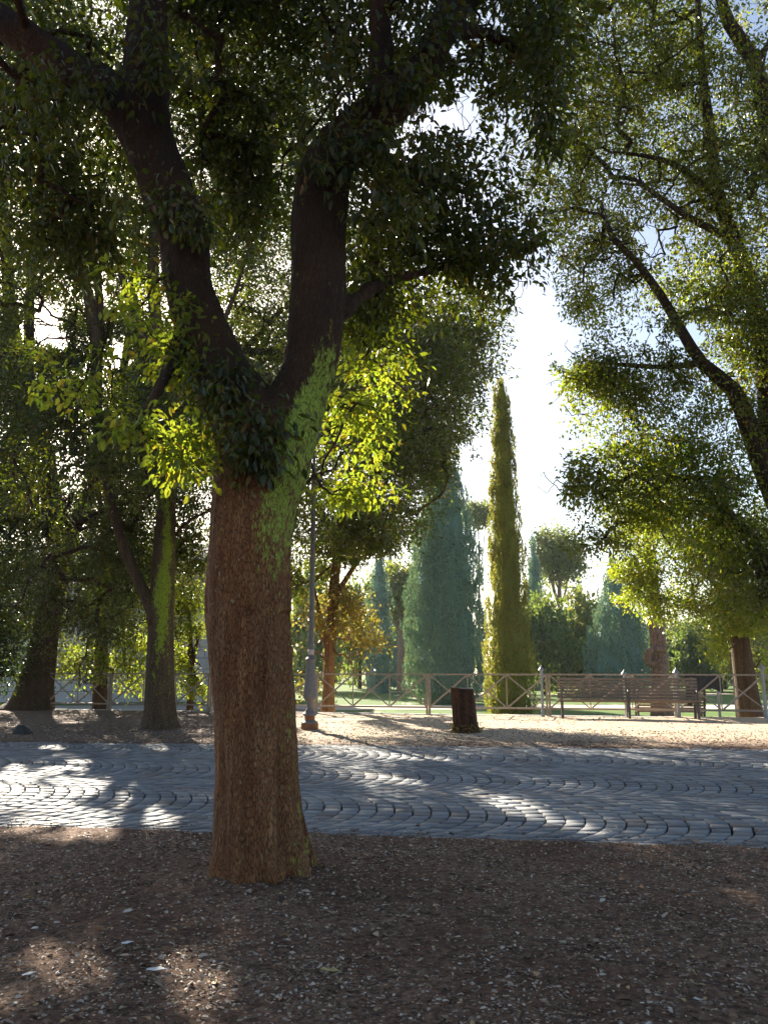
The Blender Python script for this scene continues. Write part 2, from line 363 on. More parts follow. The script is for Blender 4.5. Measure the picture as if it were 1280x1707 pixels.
def sheet(name, xs, ys0, ys1, dz, mat, n=20):
    """strip following the terrain between two y-functions"""
    V = []; nn = 24
    for x in xs:
        for j in range(nn + 1):
            y = ys0(x) + (ys1(x) - ys0(x)) * j / nn; V.append((x, y, float(terrain(x, y)) + dz))
    V = np.array(V); k = np.arange(len(xs) * (nn + 1)).reshape(len(xs), nn + 1)
    F = np.stack([k[:-1, :-1], k[1:, :-1], k[1:, 1:], k[:-1, 1:]], -1).reshape(-1, 4)
    return tag(mesh_np(name, V, F, mat, smooth=True), kind='structure')
sheet('lawn', np.linspace(-3, 70, 40), lambda x: fence_y(min(x, 20)) + 3.2, lambda x: 34.0 + .02 * x, .012, M['grass'])
sheet('lawn', np.linspace(-60, 90, 40), lambda x: 38.0 + .02 * x, lambda x: 170.0, .012, M['grass'])
sheet('path', np.linspace(-60, 90, 40), lambda x: 33.7 + .02 * x, lambda x: 38.3 + .02 * x, .008, M['path'])

# --- cobbled road: segmental-arc setts
def build_road():
    V = []; Fq = []; bands = 3; s = .16
    xmin, xmax = -9.5, 9.0
    Rw = 2.27; half = Rw / 2; Rad = half / math.sin(R(46))
    th = R(46); nst = 14; t = 0
    verts = []; quads = []
    skew = -.14
    for b in range(-1, 4):
        vc = road_near(0) + half + b * Rw
        for k in range(int((xmax - xmin) / s) + 8):
            u0 = xmin + k * s
            offs = (k % 2) * .5 + random.uniform(-.12, .12)
            j = -1
            edges = []
            a = -th + (offs - 1) * 2 * th / nst
            while a < th:
                edges.append(max(-th, a)); a += 2 * th / nst * random.uniform(.85, 1.15)
            edges.append(th); edges = sorted(set(edges))
            edges = [e for i, e in enumerate(edges) if i == 0 or e - edges[i - 1] > th / nst * .5]
            for a0, a1 in zip(edges[:-1], edges[1:]):
                if a1 - a0 < .02: continue
                def P(u, a):
                    uu = u - Rad * (1 - math.cos(a)) + random.uniform(-.006, .006); vv = Rad * math.sin(a) + random.uniform(-.004, .004)
                    x = uu; y = vc + vv + skew * uu
                    return x, y
                q = [P(u0, a0), P(u0 + s, a0), P(u0 + s, a1), P(u0, a1)]
                cx = sum(p[0] for p in q) / 4; cy = sum(p[1] for p in q) / 4
                if cy < road_near(cx) - .12 or cy > road_far(cx) + .15: continue
                z = random.uniform(-.003, .003) + float(vnoise(np.array([cx]), np.array([cy]), .8, 9)[0]) * .006
                tx, ty = random.uniform(-.012, .012), random.uniform(-.012, .012)
                base = len(verts)
                for sc, dz in ((.85, 0), (.91, -.010), (.93, -.05)):
                    for p in q:
                        # shrink towards the centre by a fixed joint
                        x = cx + (p[0] - cx) * sc; y = cy + (p[1] - cy) * sc
                        verts.append((x, y, z + dz + (x - cx) * tx + (y - cy) * ty))
                quads.append((base, base + 1, base + 2, base + 3))
                for r in (0, 4):
                    for i in range(4):
                        i2 = (i + 1) % 4; quads.append((base + r + i, base + r + 4 + i, base + r + 4 + i2, base + r + i2))
    o = mesh_np('road', np.array(verts), np.array(quads), M['cobble']); tag(o, kind='structure')
build_road()

# ------------------------------------------------------------------ sunlit patches wanted on the ground (holes in the crowns)
LIT = [  # photo px: cx, cy, rx, ry, slant
    (60, 1322, 112, 54, 0), (240, 1300, 24, 13, 0), (240, 1355, 50, 24, .3), (150, 1365, 45, 16, 0),
    (120, 1390, 90, 18, 0), (100, 1246, 45, 5, 0),
    (900, 1358, 120, 13, .33), (655, 1300, 55, 8, .12), (680, 1262, 70, 5, .05),
    (285, 1655, 90, 66, 0), (70, 1650, 105, 62, 0), (925, 1695, 50, 22, .3),
    (600, 1196, 115, 5, 0), (530, 1232, 30, 12, .4), (700, 1214, 46, 4, .2),
    (900, 1205, 170, 14, 0), (1060, 1212, 240, 20, .05), (1230, 1222, 130, 16, 0), (640, 1190, 150, 6, 0), (1090,1192,200,9,0),
    (1280, 1277, 40, 5, 0),
    (370, 1190, 30, 5, 0), (145, 1187, 12, 3, 0), (120, 1205, 20, 3, 0), (75, 1226, 14, 3, 0),
]
SHAFTS = []
for px, py, Y, r in [(280, 580, TRY - .2, .16), (225, 480, TRY - .1, .14), (300, 765, TRY - .5, .24), (240, 722, TRY - .5, .26), (600, 730, TRY + 1.2, .32), (640, 620, TRY + 1.4, .3), (600, 820, TRY + 1.1, .3),
                     (1075, 985, 21, .8), (1060, 900, 21, .7), (1165, 1000, 20.6, .7), (1205, 1080, 20.8, .5), (600, 1060, 24.5, .9), (530, 1080, 24.5, .5), (950, 640, 10.9, .4), (1090, 850, 10.4, .6), (1000, 720, 10.8, .5), (1150, 480, 10.8, .6), (1230, 1010, 20, .6), (848, 1000, 30, 1.2), (325, 1080, 25, .7),
                     (150, 1105, 25.5, .8), (255, 1060, 26, .6), (60, 740, 17, .6), (180, 650, 17, .6), (380, 480, 17, .6),  (1230, 600, 10.8, .5), (100, 800, 24, .7)]:
    SHAFTS.append((np.array(at(px, py, Y)), r))
def in_shaft(P):
    hit = np.zeros(len(P), bool)
    for c, r in SHAFTS:
        d = P - c; t = d @ SUN; q = np.linalg.norm(d - t[:, None] * SUN, axis=1)
        hit |= (t > r * 1.1) & (q < r)
    return hit
def in_lit(P):
    """which points P (n,3) throw their shadow into a wanted sun patch"""
    G = P - SUN[None, :] * (P[:, 2:3] / SUN[2])
    u, v = project(G); ok = (G[:, 1] > 1.5)
    hit = np.zeros(len(P), bool)
    for cx, cy, rx, ry, sl in LIT:
        dv = v - cy - sl * (u - cx)
        a = (u - cx) / rx; b = dv / ry; th = np.arctan2(b, a)
        hit |= np.hypot(a, b) < 1 + .2 * np.sin(3 * th + cx) + .15 * np.sin(7 * th + cy) + .1 * np.sin(12 * th)
    # the park beyond the fence is sunny
    hit |= (v < 1186) & (u > 480) & ok & (rng.random(len(P)) < .6)
    return (hit & ok) | in_shaft(P)
SKY = [  # windows where the sky must show, photo px ellipses
    (900, 560, 48, 100), (885, 700, 60, 130), (880, 820, 55, 90), (780, 790, 22, 40),
    (1000, 975, 32, 28),
]
def in_sky(P, ell):
    u, v = project(P); hit = np.zeros(len(P), bool)
    jit = rng.normal(size=len(P)) * .12
    for cx, cy, rx, ry in ell:
        a = (u - cx) / rx; b = (v - cy) / ry; th = np.arctan2(b, a)
        hit |= np.hypot(a, b) < 1 + .22 * np.sin(3 * th + cx) + .2 * np.sin(5 * th + cy) + .12 * np.sin(11 * th + cx + cy) + jit
    return hit

# ------------------------------------------------------------------ foliage
def leaves_mesh(C, D, Nn, L, Wd, six=True):
    """C base points, D unit direction, Nn approx normal, L length, Wd half width"""
    S_ = np.cross(D, Nn); S_ /= np.linalg.norm(S_, axis=1)[:, None] + 1e-9
    U = np.cross(S_, D); n = len(C); L = L[:, None]; Wd = Wd[:, None]
    if six:
        V = np.stack([C, C + D * L * .3 + S_ * Wd + U * Wd * .35, C + D * L * .72 + S_ * Wd * .8 + U * Wd * .25 - U * L * .06,
                      C + D * L - U * L * .15, C + D * L * .72 - S_ * Wd * .8 + U * Wd * .25 - U * L * .06, C + D * L * .3 - S_ * Wd + U * Wd * .35], 1)
        b = np.arange(n)[:, None] * 6
        F = np.concatenate([b + np.array([0, 1, 2, 3]), b + np.array([0, 3, 4, 5])], 0)
    else:
        V = np.stack([C, C + D * L * .45 + S_ * Wd + U * Wd * .3, C + D * L - U * L * .1, C + D * L * .45 - S_ * Wd + U * Wd * .3], 1)
        b = np.arange(n)[:, None] * 4; F = b + np.array([0, 1, 2, 3])
    return V.reshape(-1, 3), F
def unit(a): return a / (np.linalg.norm(a, axis=1)[:, None] + 1e-9)
def blob_clusters(blobs):
    C = []
    for (px, py, Y, rx, ry, rY, n) in blobs:
        c = np.array(at(px, py, Y)); k = pxm(px, py, Y)
        d = unit(rng.normal(size=(n, 3))) * (rng.random((n, 1)) ** .45) * (1 + .16 * rng.normal(size=(n, 1)))
        C.append(c + d * np.array([rx * k, rY, ry * k]))
    return np.concatenate(C)
def branches_mesh(name, nodes, C, mat, parent, r0=.004, rmax=.06, maxd=2.2):
    """twigs joining every leaf clump to the limbs; clumps out of reach are dropped. returns the clumps kept"""
    nodes = np.array([tuple(p) for p in nodes]); n0 = len(nodes)
    d0 = np.array([np.min(np.linalg.norm(nodes - c, axis=1)) for c in C]); order = np.argsort(d0)
    arr = np.zeros((n0 + len(C), 3)); arr[:n0] = nodes; m = n0; par = [-1] * n0
    for i in order:
        dd = np.linalg.norm(arr[:m] - C[i], axis=1); j = int(np.argmin(dd))
        if dd[j] > maxd: continue
        if dd[j] > .7 and in_sky(((arr[j] + C[i]) / 2)[None], SKY)[0]: continue
        arr[m] = C[i]; par.append(j); m += 1
    cnt = np.ones(m)
    for i in range(m - 1, n0 - 1, -1): cnt[par[i]] += cnt[i]
    mb = MB()
    for i in range(n0, m):
        a = Vector(arr[par[i]]); b = Vector(arr[i]); L = (b - a).length
        r1 = min(rmax, r0 * cnt[i] ** .5); ra = min(rmax, r1 * 1.25)
        m1 = a.lerp(b, .35) + Vector((random.uniform(-1, 1), random.uniform(-1, 1), random.uniform(-.2, 1))) * L * .12
        m2 = a.lerp(b, .7) + Vector((random.uniform(-1, 1), random.uniform(-1, 1), random.uniform(-.2, 1))) * L * .10
        mb.tube([a, m1, m2, b], [ra, (ra + r1) / 2, (ra + r1) / 2, r1], 5 if r1 > .012 else 3, cap=False)
    mb.build(name, mat, parent, smooth=True)
    return arr[n0:m].copy()
def crown(parent, C, mat, leaf=.07, per=60, rad=.28, six=True, droop=.5, keep=None, name='crown', lit=True, wr=.22, litp=.99, axis_=None, smooth_=False):
    n = len(C) * per
    c = np.repeat(C, per, 0)
    srad = np.repeat(rng.uniform(.55, 1.35, len(C)), per)[:, None]
    off = rng.normal(size=(n, 3)) * np.array([1, 1, .7]) * rad * .6 * srad
    P = c + off
    D = unit(unit(off) * .7 + unit(rng.normal(size=(n, 3))) * .8 + np.array([0, 0, -droop]))
    Nn = unit(rng.normal(size=(n, 3)) * .8 + np.array([0, 0, 1.0]))
    k = np.ones(n, bool)
    if lit: k &= ~(in_lit(P) & (rng.random(n) < litp))
    if keep is not None: k &= keep(P)
    P, D, Nn = P[k], D[k], Nn[k]; n = len(P)
    L = leaf * rng.uniform(.65, 1.25, n)
    V, F = leaves_mesh(P, D, Nn, L, L * wr * rng.uniform(.8, 1.25, n), six)
    return mesh_np(name, V, F, mat, parent)

def limb(mb, spec, Y=None, n=20, step=.12, nodes=None, wob=.05):
    """spec: list of (px, py, width_px[, Y])"""
    pts = []; rad = []
    for s in spec:
        y = s[3] if len(s) > 3 else Y
        p = at(s[0], s[1], y); pts.append(p); rad.append(s[2] / 2 * pxm(s[0], s[1], y))
    P, Rr = resample(pts, rad, step)
    seed = random.uniform(0, 100)
    def lobes(a, i, p):
        return 1 + wob * math.sin(3 * a + seed + p.z * .6) + wob * .7 * noise.noise(Vector((math.cos(a) * 1.5, math.sin(a) * 1.5, p.z * 1.8 + seed)))
    mb.tube(P, Rr, n, lobes=lobes)
    if nodes is not None: nodes += P[::2]
    return P, Rr

def shade_clusters(n, y0, y1, x0=-7, x1=8.5, ylo=1.0, yhi=13.0):
    """spots in the crowns (photo-true foliage areas only) lying between the sun and the shaded ground"""
    G = np.stack([rng.uniform(x0, x1, n * 6), rng.uniform(ylo, yhi, n * 6), np.zeros(n * 6)], 1)
    yy = rng.uniform(y0, y1, n * 6); t = (yy - G[:, 1]) / SUN[1]; P = G + SUN[None] * t[:, None]
    u, v = project(P)
    ok = (P[:, 2] > 2.6) & (P[:, 2] < 13) & (t > 0)
    mask = ((u < 480) & (v < 850)) | ((u >= 480) & (u < 700) & (v < 900)) | ((u >= 700) & (u < 835) & (v < 1010 - (u - 480) * 1.0)) | ((u >= 835) & (v < 440)) | ((u > 960) & (v < 870))
    mask &= ~((np.abs(u - 525) < 16) & (v > 850))
    ok &= mask & ~in_lit(P); return P[ok][:n]

# ================================================================== 1. front holm oak
def noise_arr(Wc): return np.array([noise.noise(Vector((x * 3, y * 3, z * 2))) for x, y, z in Wc])
def front_tree():
    root = empty('holm_oak', (TRX, TRY, 0), 'big foreground oak with reddish fissured bark, forking into two limbs, moss on the right', 'tree')
    Y0 = TRY; mb = MB(); nodes = []
    kz = [(430, 1500, 184), (430, 1474, 172), (431, 1440, 158), (432, 1400, 150), (431, 1300, 139), (427, 1200, 139), (421, 1100, 139), (418, 1000, 138),
          (420, 900, 136), (426, 840, 138), (436, 790, 150), (440, 745, 160), (436, 700, 172)]
    limb(mb, kz, Y0, n=48, step=.08, wob=.035)
    # root buttress ridge on the right front
    limb(mb, [(492, 1488, 46), (484, 1400, 36), (474, 1200, 24), (466, 1050, 14)], Y0 - .06, n=16, step=.1)
    limb(mb, [(372, 1488, 44), (380, 1380, 30), (386, 1250, 14)], Y0 - .08, n=16, step=.1)
    limb(mb, [(430, 1490, 60), (428, 1350, 40), (424, 1200, 20)], Y0 - .16, n=16, step=.1)
    for k, (ax, w_) in enumerate([(-2.6, .09), (-1.9, .07), (-1.2, .10), (-.5, .08), (.4, .09), (2.6, .08)]):
        c0 = Vector((TRX + math.cos(ax) * .2, TRY + math.sin(ax) * .2, .34)); c1 = Vector((TRX + math.cos(ax) * .265, TRY + math.sin(ax) * .265, .06)); c2 = Vector((TRX + math.cos(ax) * .35, TRY + math.sin(ax) * .35, -.06))
        P, Q = resample([c0, c1, c2], [w_ * .5, w_ * .8, w_ * .4], .04); mb.tube(P, Q, 14)
    # knot with hole rim
    limb(mb, [(398, 1012, 26, Y0 - .19), (412, 1003, 30, Y0 - .205), (424, 1016, 26, Y0 - .2), (426, 1036, 20, Y0 - .18)], n=12, step=.03)
    # left limb
    LL = [(436, 770, 150), (405, 690, 118), (362, 620, 96), (332, 545, 84), (316, 480, 80), (305, 400, 82), (286, 340, 86), (262, 280, 82), (240, 210, 80), (243, 130, 74), (245, 50, 66), (240, -60, 56), (225, -200, 42), (200, -380, 24)]
    limb(mb, LL, Y0, n=36, nodes=nodes)
    limb(mb, [(245, 240, 70), (205, 180, 66), (165, 140, 64), (110, 112, 60), (50, 70, 56), (0, 35, 52), (-80, -30, 42), (-180, -140, 26)], Y0 - .05, n=28, nodes=nodes)
    # right limb
    RL = [(440, 790, 140), (478, 700, 104), (505, 640, 90), (522, 580, 88), (528, 500, 92), (529, 420, 93), (531, 350, 90), (540, 290, 84), (562, 245, 76), (608, 206, 66), (660, 166, 60), (706, 112, 54), (738, 40, 48), (768, -60, 42), (780, -220, 28)]
    limb(mb, RL, Y0, n=36, nodes=nodes)
    limb(mb, [(625, 200, 46), (634, 130, 40), (634, 60, 38), (630, -40, 30), (600, -200, 18)], Y0, n=20, nodes=nodes)
    limb(mb, [(318, 500, 36), (290, 590, 26, Y0 - .2), (262, 655, 14, Y0 - .5), (230, 700, 6, Y0 - .6)], Y0, n=10, nodes=nodes)
    # moderate side branches
    limb(mb, [(552, 250, 40), (640, 270, 26, Y0 + .5), (720, 300, 18, Y0 + 1), (800, 330, 8, Y0 + 1.4)], Y0, n=10, nodes=nodes)
    limb(mb, [(565, 520, 30), (640, 470, 20, Y0 + .6), (720, 450, 12, Y0 + 1.1), (800, 420, 6, Y0 + 1.5)], Y0, n=10, nodes=nodes)
    limb(mb, [(640, 20, 30), (700, -60, 22, Y0 - .4), (850, -120, 12, Y0 - .6)], Y0, n=10, nodes=nodes)
    limb(mb, [(750, 50, 26), (820, 60, 18, Y0 + .4), (900, 110, 9, Y0 + .5)], Y0, n=10, nodes=nodes)
    limb(mb, [(745, 40, 30), (830, -30, 22, Y0 + 1.4), (960, -60, 12, Y0 + 2.0)], Y0, n=10, nodes=nodes)
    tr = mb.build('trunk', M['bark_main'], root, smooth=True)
    # weld limbs into one skin
    md = tr.modifiers.new('r', 'REMESH'); md.mode = 'VOXEL'; md.voxel_size = .0115; md.use_smooth_shade = True
    ms = tr.modifiers.new('s', 'SMOOTH'); ms.iterations = 5; ms.factor = .6
    dg = bpy.context.evaluated_depsgraph_get(); me = bpy.data.meshes.new_from_object(tr.evaluated_get(dg))
    tr.modifiers.clear(); tr.data = me
    n = len(me.vertices); co = np.empty(n * 3, np.float32); no = np.empty(n * 3, np.float32)
    me.vertices.foreach_get('co', co); me.vertices.foreach_get('normal', no); co = co.reshape(-1, 3); no = no.reshape(-1, 3)
    Wc = co + np.array(root.location)
    d = np.zeros(n, np.float32)
    for i in range(n):
        x, y, z = Wc[i]
        d[i] = noise.noise(Vector((x * 5, y * 5, z * 1.6))) * .022 + noise.noise(Vector((x * 17, y * 17, z * 4))) * .009 \
             + noise.noise(Vector((x * 46, y * 46, z * 9))) * .005
    u, v = project(Wc)
    # shallow seam that runs down the front of the trunk, bark cavity at the knot
    seam = np.exp(-((u - (478 - (v - 1050) * .02)) / 9) ** 2) * ((v > 1020) & (v < 1480)) * (no[:, 1] < .2)
    d -= seam * .04
    seam2 = np.exp(-((u - (438 - (v - 1100) * .02)) / 6) ** 2) * np.exp(-((v - 1130) / 90) ** 2) * (no[:, 1] < .2)
    d -= seam2 * .03
    hole = np.exp(-(((u - 414) / 8) ** 2 + ((v - 1021) / 8) ** 2)) * (no[:, 1] < .2); d -= hole * .05
    co += no * d[:, None]; me.vertices.foreach_set('co', co.ravel())
    # moss grows on the outer right side of the fork
    c_line = np.interp(v, [560, 620, 680, 740, 800, 860, 920, 1000], [545, 540, 516, 500, 482, 466, 458, 462])
    wdt = np.interp(v, [560, 620, 680, 740, 800, 860, 920, 1000], [20, 26, 36, 38, 42, 44, 34, 24])
    amt = np.interp(v, [540, 590, 680, 800, 880, 960, 1040], [0, .9, 1.25, 1.05, .95, .5, 0])
    moss = np.exp(-((u - c_line) / wdt) ** 4) * amt
    low = np.clip((u - 476 - (v - 1300) * .03) / 16, 0, 1) * (v > 1120) * .36
    unshaded = np.clip((900 - v) / 260, 0, 1); unshaded = 1 - np.clip(unshaded + noise_arr(Wc) * .25, 0, 1)  # painted canopy shade: value drops up the limbs, which go dark
    me.attributes.new('unshaded', 'FLOAT', 'POINT').data.foreach_set('value', unshaded.astype(np.float32))
    moss = np.maximum(moss, low) * (no[:, 1] < .75)
    att = me.attributes.new('moss', 'FLOAT', 'POINT'); att.data.foreach_set('value', moss.astype(np.float32))
    me.update()
    # foliage
    B = [ # px,py,Y,rx,ry,rY,n
        (120, -120, Y0 + .9, 420, 200, 1.6, 210), (100, 150, Y0 + 1.3, 240, 150, 1.2, 170), (60, 330, Y0 + 1.2, 130, 120, .8, 80), (400, 340, Y0 + 1.9, 80, 110, .7, 50), (160, 420, Y0 + 1.4, 70, 60, .6, 24),
        (420, 60, Y0 + 1.3, 200, 170, 1.3, 150), (420, -120, Y0 + .5, 250, 160, 1.4, 120), (400, 240, Y0 + 1.6, 110, 90, .8, 75),
        (650, 60, Y0 + 1.1, 180, 150, 1.2, 110), (800, -60, Y0 + .6, 200, 150, 1.4, 110), (860, 90, Y0 + .9, 110, 110, .8, 42),
        (920, 60, Y0 + .2, 50, 130, .4, 24), (700, 360, Y0 + 1.1, 150, 120, .9, 110), (800, 440, Y0 + 1.3, 110, 100, .8, 56),
        (620, 480, Y0 + .9, 70, 90, .6, 40), (760, 250, Y0 + 1.5, 110, 70, .8, 30)]
    C = blob_clusters(B)
    tooclose = np.linalg.norm(C - np.array([0, 0, CAM_H]), axis=1) < 2.6
    C = C[~tooclose]
    C = branches_mesh('branches', nodes, C, M['bark_dark'], root, .0028, .03)
    trunk_clear = lambda P: ~((np.abs(project(P)[0] - 420) < 90) & (project(P)[1] > 806))
    gaps = [(765, 190, 42, 34), (715, 205, 26, 22), (880, 250, 26, 20), (20, 545, 20, 20), (320, 240, 10, 18), (345, 300, 16, 20), (470, 270, 12, 30), (820, 30, 20, 16), (640, 110, 12, 30), (590, 165, 14, 20)]
    crown(root, C, M['leaf_oak'], .07, 44, .22, True, .6, keep=lambda P: trunk_clear(P) & ~in_sky(P, SKY + gaps))
    # unseen part of the crown overhead, added to cut skylight on the foreground
    n = 420; a = rng.random(n) * 6.28; rr = 5.6 * np.sqrt(rng.random(n)); CO = np.stack([TRX + .3 + np.cos(a) * rr, TRY - 2.2 + np.sin(a) * rr * .9, 6.6 + rng.normal(size=n) * .7 - rr * .14], 1)
    uu, vv = project(CO); CO = CO[((vv < -120) | (CO[:, 1] < .5)) & (CO[:, 2] > 4.2)]
    CO = branches_mesh('branches', nodes, CO, M['bark_dark'], root, .004, .04, 3.5)
    crown(root, CO, M['leaf_oak'], .12, 60, .42, False, .4)
    BF = [(640, 330, Y0 - .2, 80, 70, .2, 22), (300, 350, Y0 - .3, 60, 60, .2, 16), (225, 330, Y0 - .1, 60, 60, .3, 10), (240, 130, Y0 - .35, 110, 60, .2, 12), (60, 190, Y0 - .3, 90, 90, .3, 16),
        (560, 110, Y0 - .3, 70, 90, .3, 16), (720, 40, Y0 - .3, 80, 70, .3, 14), (530, 270, Y0 - .3, 46, 36, .12, 9), (605, 235, Y0 - .3, 60, 45, .15, 14), (660, 150, Y0 - .3, 50, 40, .15, 9), (905, 200, Y0 + .2, 30, 110, .2, 22), (880, 420, Y0 + .8, 40, 60, .3, 14), (700, 250, Y0 - .1, 60, 40, .2, 8), (130, 130, Y0 - .3, 60, 40, .2, 10), (255, 60, Y0 - .35, 34, 60, .1, 7), (690, 130, Y0 - .25, 40, 60, .1, 8),
        (430, 700, Y0 - .42, 60, 46, .1, 12), (385, 750, Y0 - .4, 30, 30, .1, 8), (450, 765, Y0 - .36, 44, 18, .06, 8), (350, 660, Y0 - .35, 40, 45, .12, 12), (395, 620, Y0 - .3, 44, 26, .1, 6)]
    CF = blob_clusters(BF)
    CF = branches_mesh('branches', nodes, CF, M['bark_dark'], root, .002, .01)
    crown(root, CF, M['leaf_oak'], .072, 20, .13, True, 1.0, keep=trunk_clear, wr=.19)
    # sunlit, yellow-green leaf sprays low on both sides
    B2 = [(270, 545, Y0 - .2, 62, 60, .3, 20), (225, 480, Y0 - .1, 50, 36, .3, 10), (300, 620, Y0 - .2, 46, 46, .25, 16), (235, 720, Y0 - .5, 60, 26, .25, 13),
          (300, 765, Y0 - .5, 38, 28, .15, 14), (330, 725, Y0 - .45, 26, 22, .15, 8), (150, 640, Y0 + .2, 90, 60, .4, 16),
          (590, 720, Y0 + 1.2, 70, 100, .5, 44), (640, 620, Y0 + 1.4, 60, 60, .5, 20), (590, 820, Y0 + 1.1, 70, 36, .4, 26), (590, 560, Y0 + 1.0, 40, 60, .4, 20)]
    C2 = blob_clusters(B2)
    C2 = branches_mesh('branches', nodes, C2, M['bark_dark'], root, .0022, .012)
    crown(root, C2, M['leaf_oak_sunlit'], .062, 24, .13, True, .6, keep=lambda P: project(P)[1] < 875, name='crown')
front_tree()

# ================================================================== other oaks
def trunk_mesh(root, limbs, mat, moss_f=None, n=22, wob=.06):
    mb = MB(); nodes = []
    for l in limbs: limb(mb, l[0], l[1], n=n, step=.25, nodes=nodes, wob=wob)
    tr = mb.build('trunk', mat, root, smooth=True)
    if moss_f:
        me = tr.data; k = len(me.vertices); co = np.empty(k * 3, np.float32); me.vertices.foreach_get('co', co)
        Wc = co.reshape(-1, 3) + np.array(root.location); u, v = project(Wc)
        me.attributes.new('moss', 'FLOAT', 'POINT').data.foreach_set('value', moss_f(u, v).astype(np.float32))
    return nodes

# 2. mossy oak across the road on the left
g = ground(266, 1216); Y2 = g.y + .2
r2 = empty('holm_oak', (g.x, Y2, 0), 'slender oak across the road, left of the big tree, bright moss streak up its trunk', 'tree')
def moss2(u, v):
    c = np.interp(v, [700, 850, 950, 1050, 1150, 1220], [284, 279, 276, 268, 262, 258])
    a = np.interp(v, [640, 780, 1050, 1110, 1180], [.4, 1.05, .9, .55, .0])
    c = c + 3 * np.sin(v / 23.) + 2 * np.sin(v / 9.); wd = 10 + 4 * np.sin(v / 37.) + 2 * np.sin(v / 14.)
    m = np.exp(-np.abs((u - c) / wd) ** 3) * a * 1.6
    return np.maximum(m, np.exp(-((u - 281) / 5) ** 4) * .55 * ((v > 1040) & (v < 1160)))
n2 = trunk_mesh(r2, [
    ([(266, 1232, 96), (266, 1220, 74), (266, 1206, 60), (266, 1180, 51), (266, 1120, 46), (268, 1030, 42), (272, 950, 38), (278, 850, 32), (280, 760, 30), (276, 660, 26), (262, 560, 22), (255, 440, 18), (262, 300, 12), (280, 150, 6)], Y2),
    ([(262, 1040, 26), (246, 1000, 20), (222, 950, 18), (200, 890, 17), (182, 820, 16), (170, 760, 16), (160, 660, 20), (162, 580, 20), (145, 480, 17), (110, 360, 13), (80, 240, 8), (60, 120, 5)], Y2 - .1),
    ([(162, 590, 16), (165, 480, 13), (135, 380, 11), (130, 260, 7), (150, 150, 4)], Y2 + .2),
    ([(278, 700, 16), (330, 620, 12), (380, 520, 8), (420, 400, 5)], Y2),
    ([(270, 600, 14), (220, 520, 10), (190, 400, 7)], Y2),
    ([(276, 660, 16), (400, 590, 13, Y2 + 1), (520, 600, 10, Y2 + 1.6), (640, 660, 7, Y2 + 2), (720, 700, 4, Y2 + 2)], Y2), ([(400, 590, 10, Y2 + 1), (520, 480, 8, Y2 + 1.6), (680, 460, 4, Y2 + 2)], Y2)], M['bark_moss'], moss2)
B = [(120, 420, Y2 + .5, 230, 200, 2.6, 330), (340, 300, Y2 + .8, 180, 230, 2.4, 320), (420, 520, Y2 + 1, 90, 110, 1.5, 80), (150, 640, Y2 + .6, 210, 110, 2.2, 170), (330, 720, Y2 + 1, 70, 110, 1.5, 60),
     (140, 860, Y2 + 1.6, 120, 130, 1.4, 190), (320, 940, Y2 + 2, 24, 60, .6, 16), (60, 990, Y2 + 2.5, 110, 70, 1.2, 70), (150, 1050, Y2 + 3.2, 70, 90, 1.2, 55), (215, 930, Y2 + .4, 45, 120, .5, 50), (310, 880, Y2 + .8, 34, 90, .9, 34),
     (100, 90, Y2 + 1, 300, 170, 2.6, 260), (420, 80, Y2 + 1, 220, 150, 2.4, 220), (-150, 500, Y2 + 1, 200, 350, 3, 240),
     (600, 860, Y2 + 1.4, 95, 60, 1.1, 95), (620, 900, Y2 + 1.6, 60, 40, .6, 36), (690, 760, Y2 + 1.6, 90, 80, 1.2, 90), (560, 640, Y2 + 1.5, 110, 130, 1.6, 130), (720, 620, Y2 + 2, 90, 90, 1.6, 100), (660, 480, Y2 + 2, 150, 110, 1.8, 130), (460, 860, Y2 + 1.2, 50, 60, .8, 30)]
C = np.concatenate([blob_clusters(B), shade_clusters(480, 12.5, 18.5, -7, 8), shade_clusters(200, 12.5, 18.5, -4, 3, 1.5, 6), shade_clusters(110, 12.5, 18.5, -2.2, .4, 2.9, 5.2)]); C = branches_mesh('branches', n2, C, M['bark_dark'], r2, .006, .05)
crown(r2, C, M['leaf_oak'], .09, 80, .38, False, .5, keep=lambda P: ~in_sky(P, SKY[:4] + [(75, 545, 34, 38), (200, 590, 20, 26), (632, 948, 20, 22)]))

# 3. far-left oak, thick dark leaning trunk
g = ground(52, 1184); Y3 = g.y + .3
r3 = empty('holm_oak', (g.x, Y3, 0), 'oak with thick dark leaning trunk at the far left, before the railing', 'tree')
n3 = trunk_mesh(r3, [
    ([(46, 1194, 110), (52, 1178, 78), (60, 1140, 56), (70, 1080, 47), (82, 1010, 41), (98, 940, 36), (92, 860, 36), (75, 760, 30), (45, 660, 26), (20, 540, 22), (10, 400, 18), (0, 250, 12), (-20, 80, 6)], Y3),
    ([(20, 870, 34), (16, 780, 26), (34, 700, 22), (48, 620, 18), (50, 500, 15), (60, 380, 11), (40, 250, 6)], Y3 - 1),
    ([(95, 930, 30), (150, 820, 22), (190, 700, 16), (215, 560, 12), (230, 400, 8)], Y3)], M['bark_dark'])
B = [(-60, 600, Y3, 260, 330, 3.5, 300), (60, 880, Y3 - .5, 130, 130, 2, 130), (-40, 1000, Y3 - 1.5, 90, 150, 1.4, 130), (8, 1080, Y3 - 1.2, 26, 70, .4, 24), (200, 380, Y3 + 1, 300, 260, 3.5, 330), (190, 760, Y3 + .5, 200, 150, 2.4, 200),
     (200, 960, Y3 + 1.2, 110, 90, 1.5, 110), (470, 330, Y3 + 1, 200, 260, 3, 320), (140, 60, Y3 + 1, 400, 200, 4, 300)]
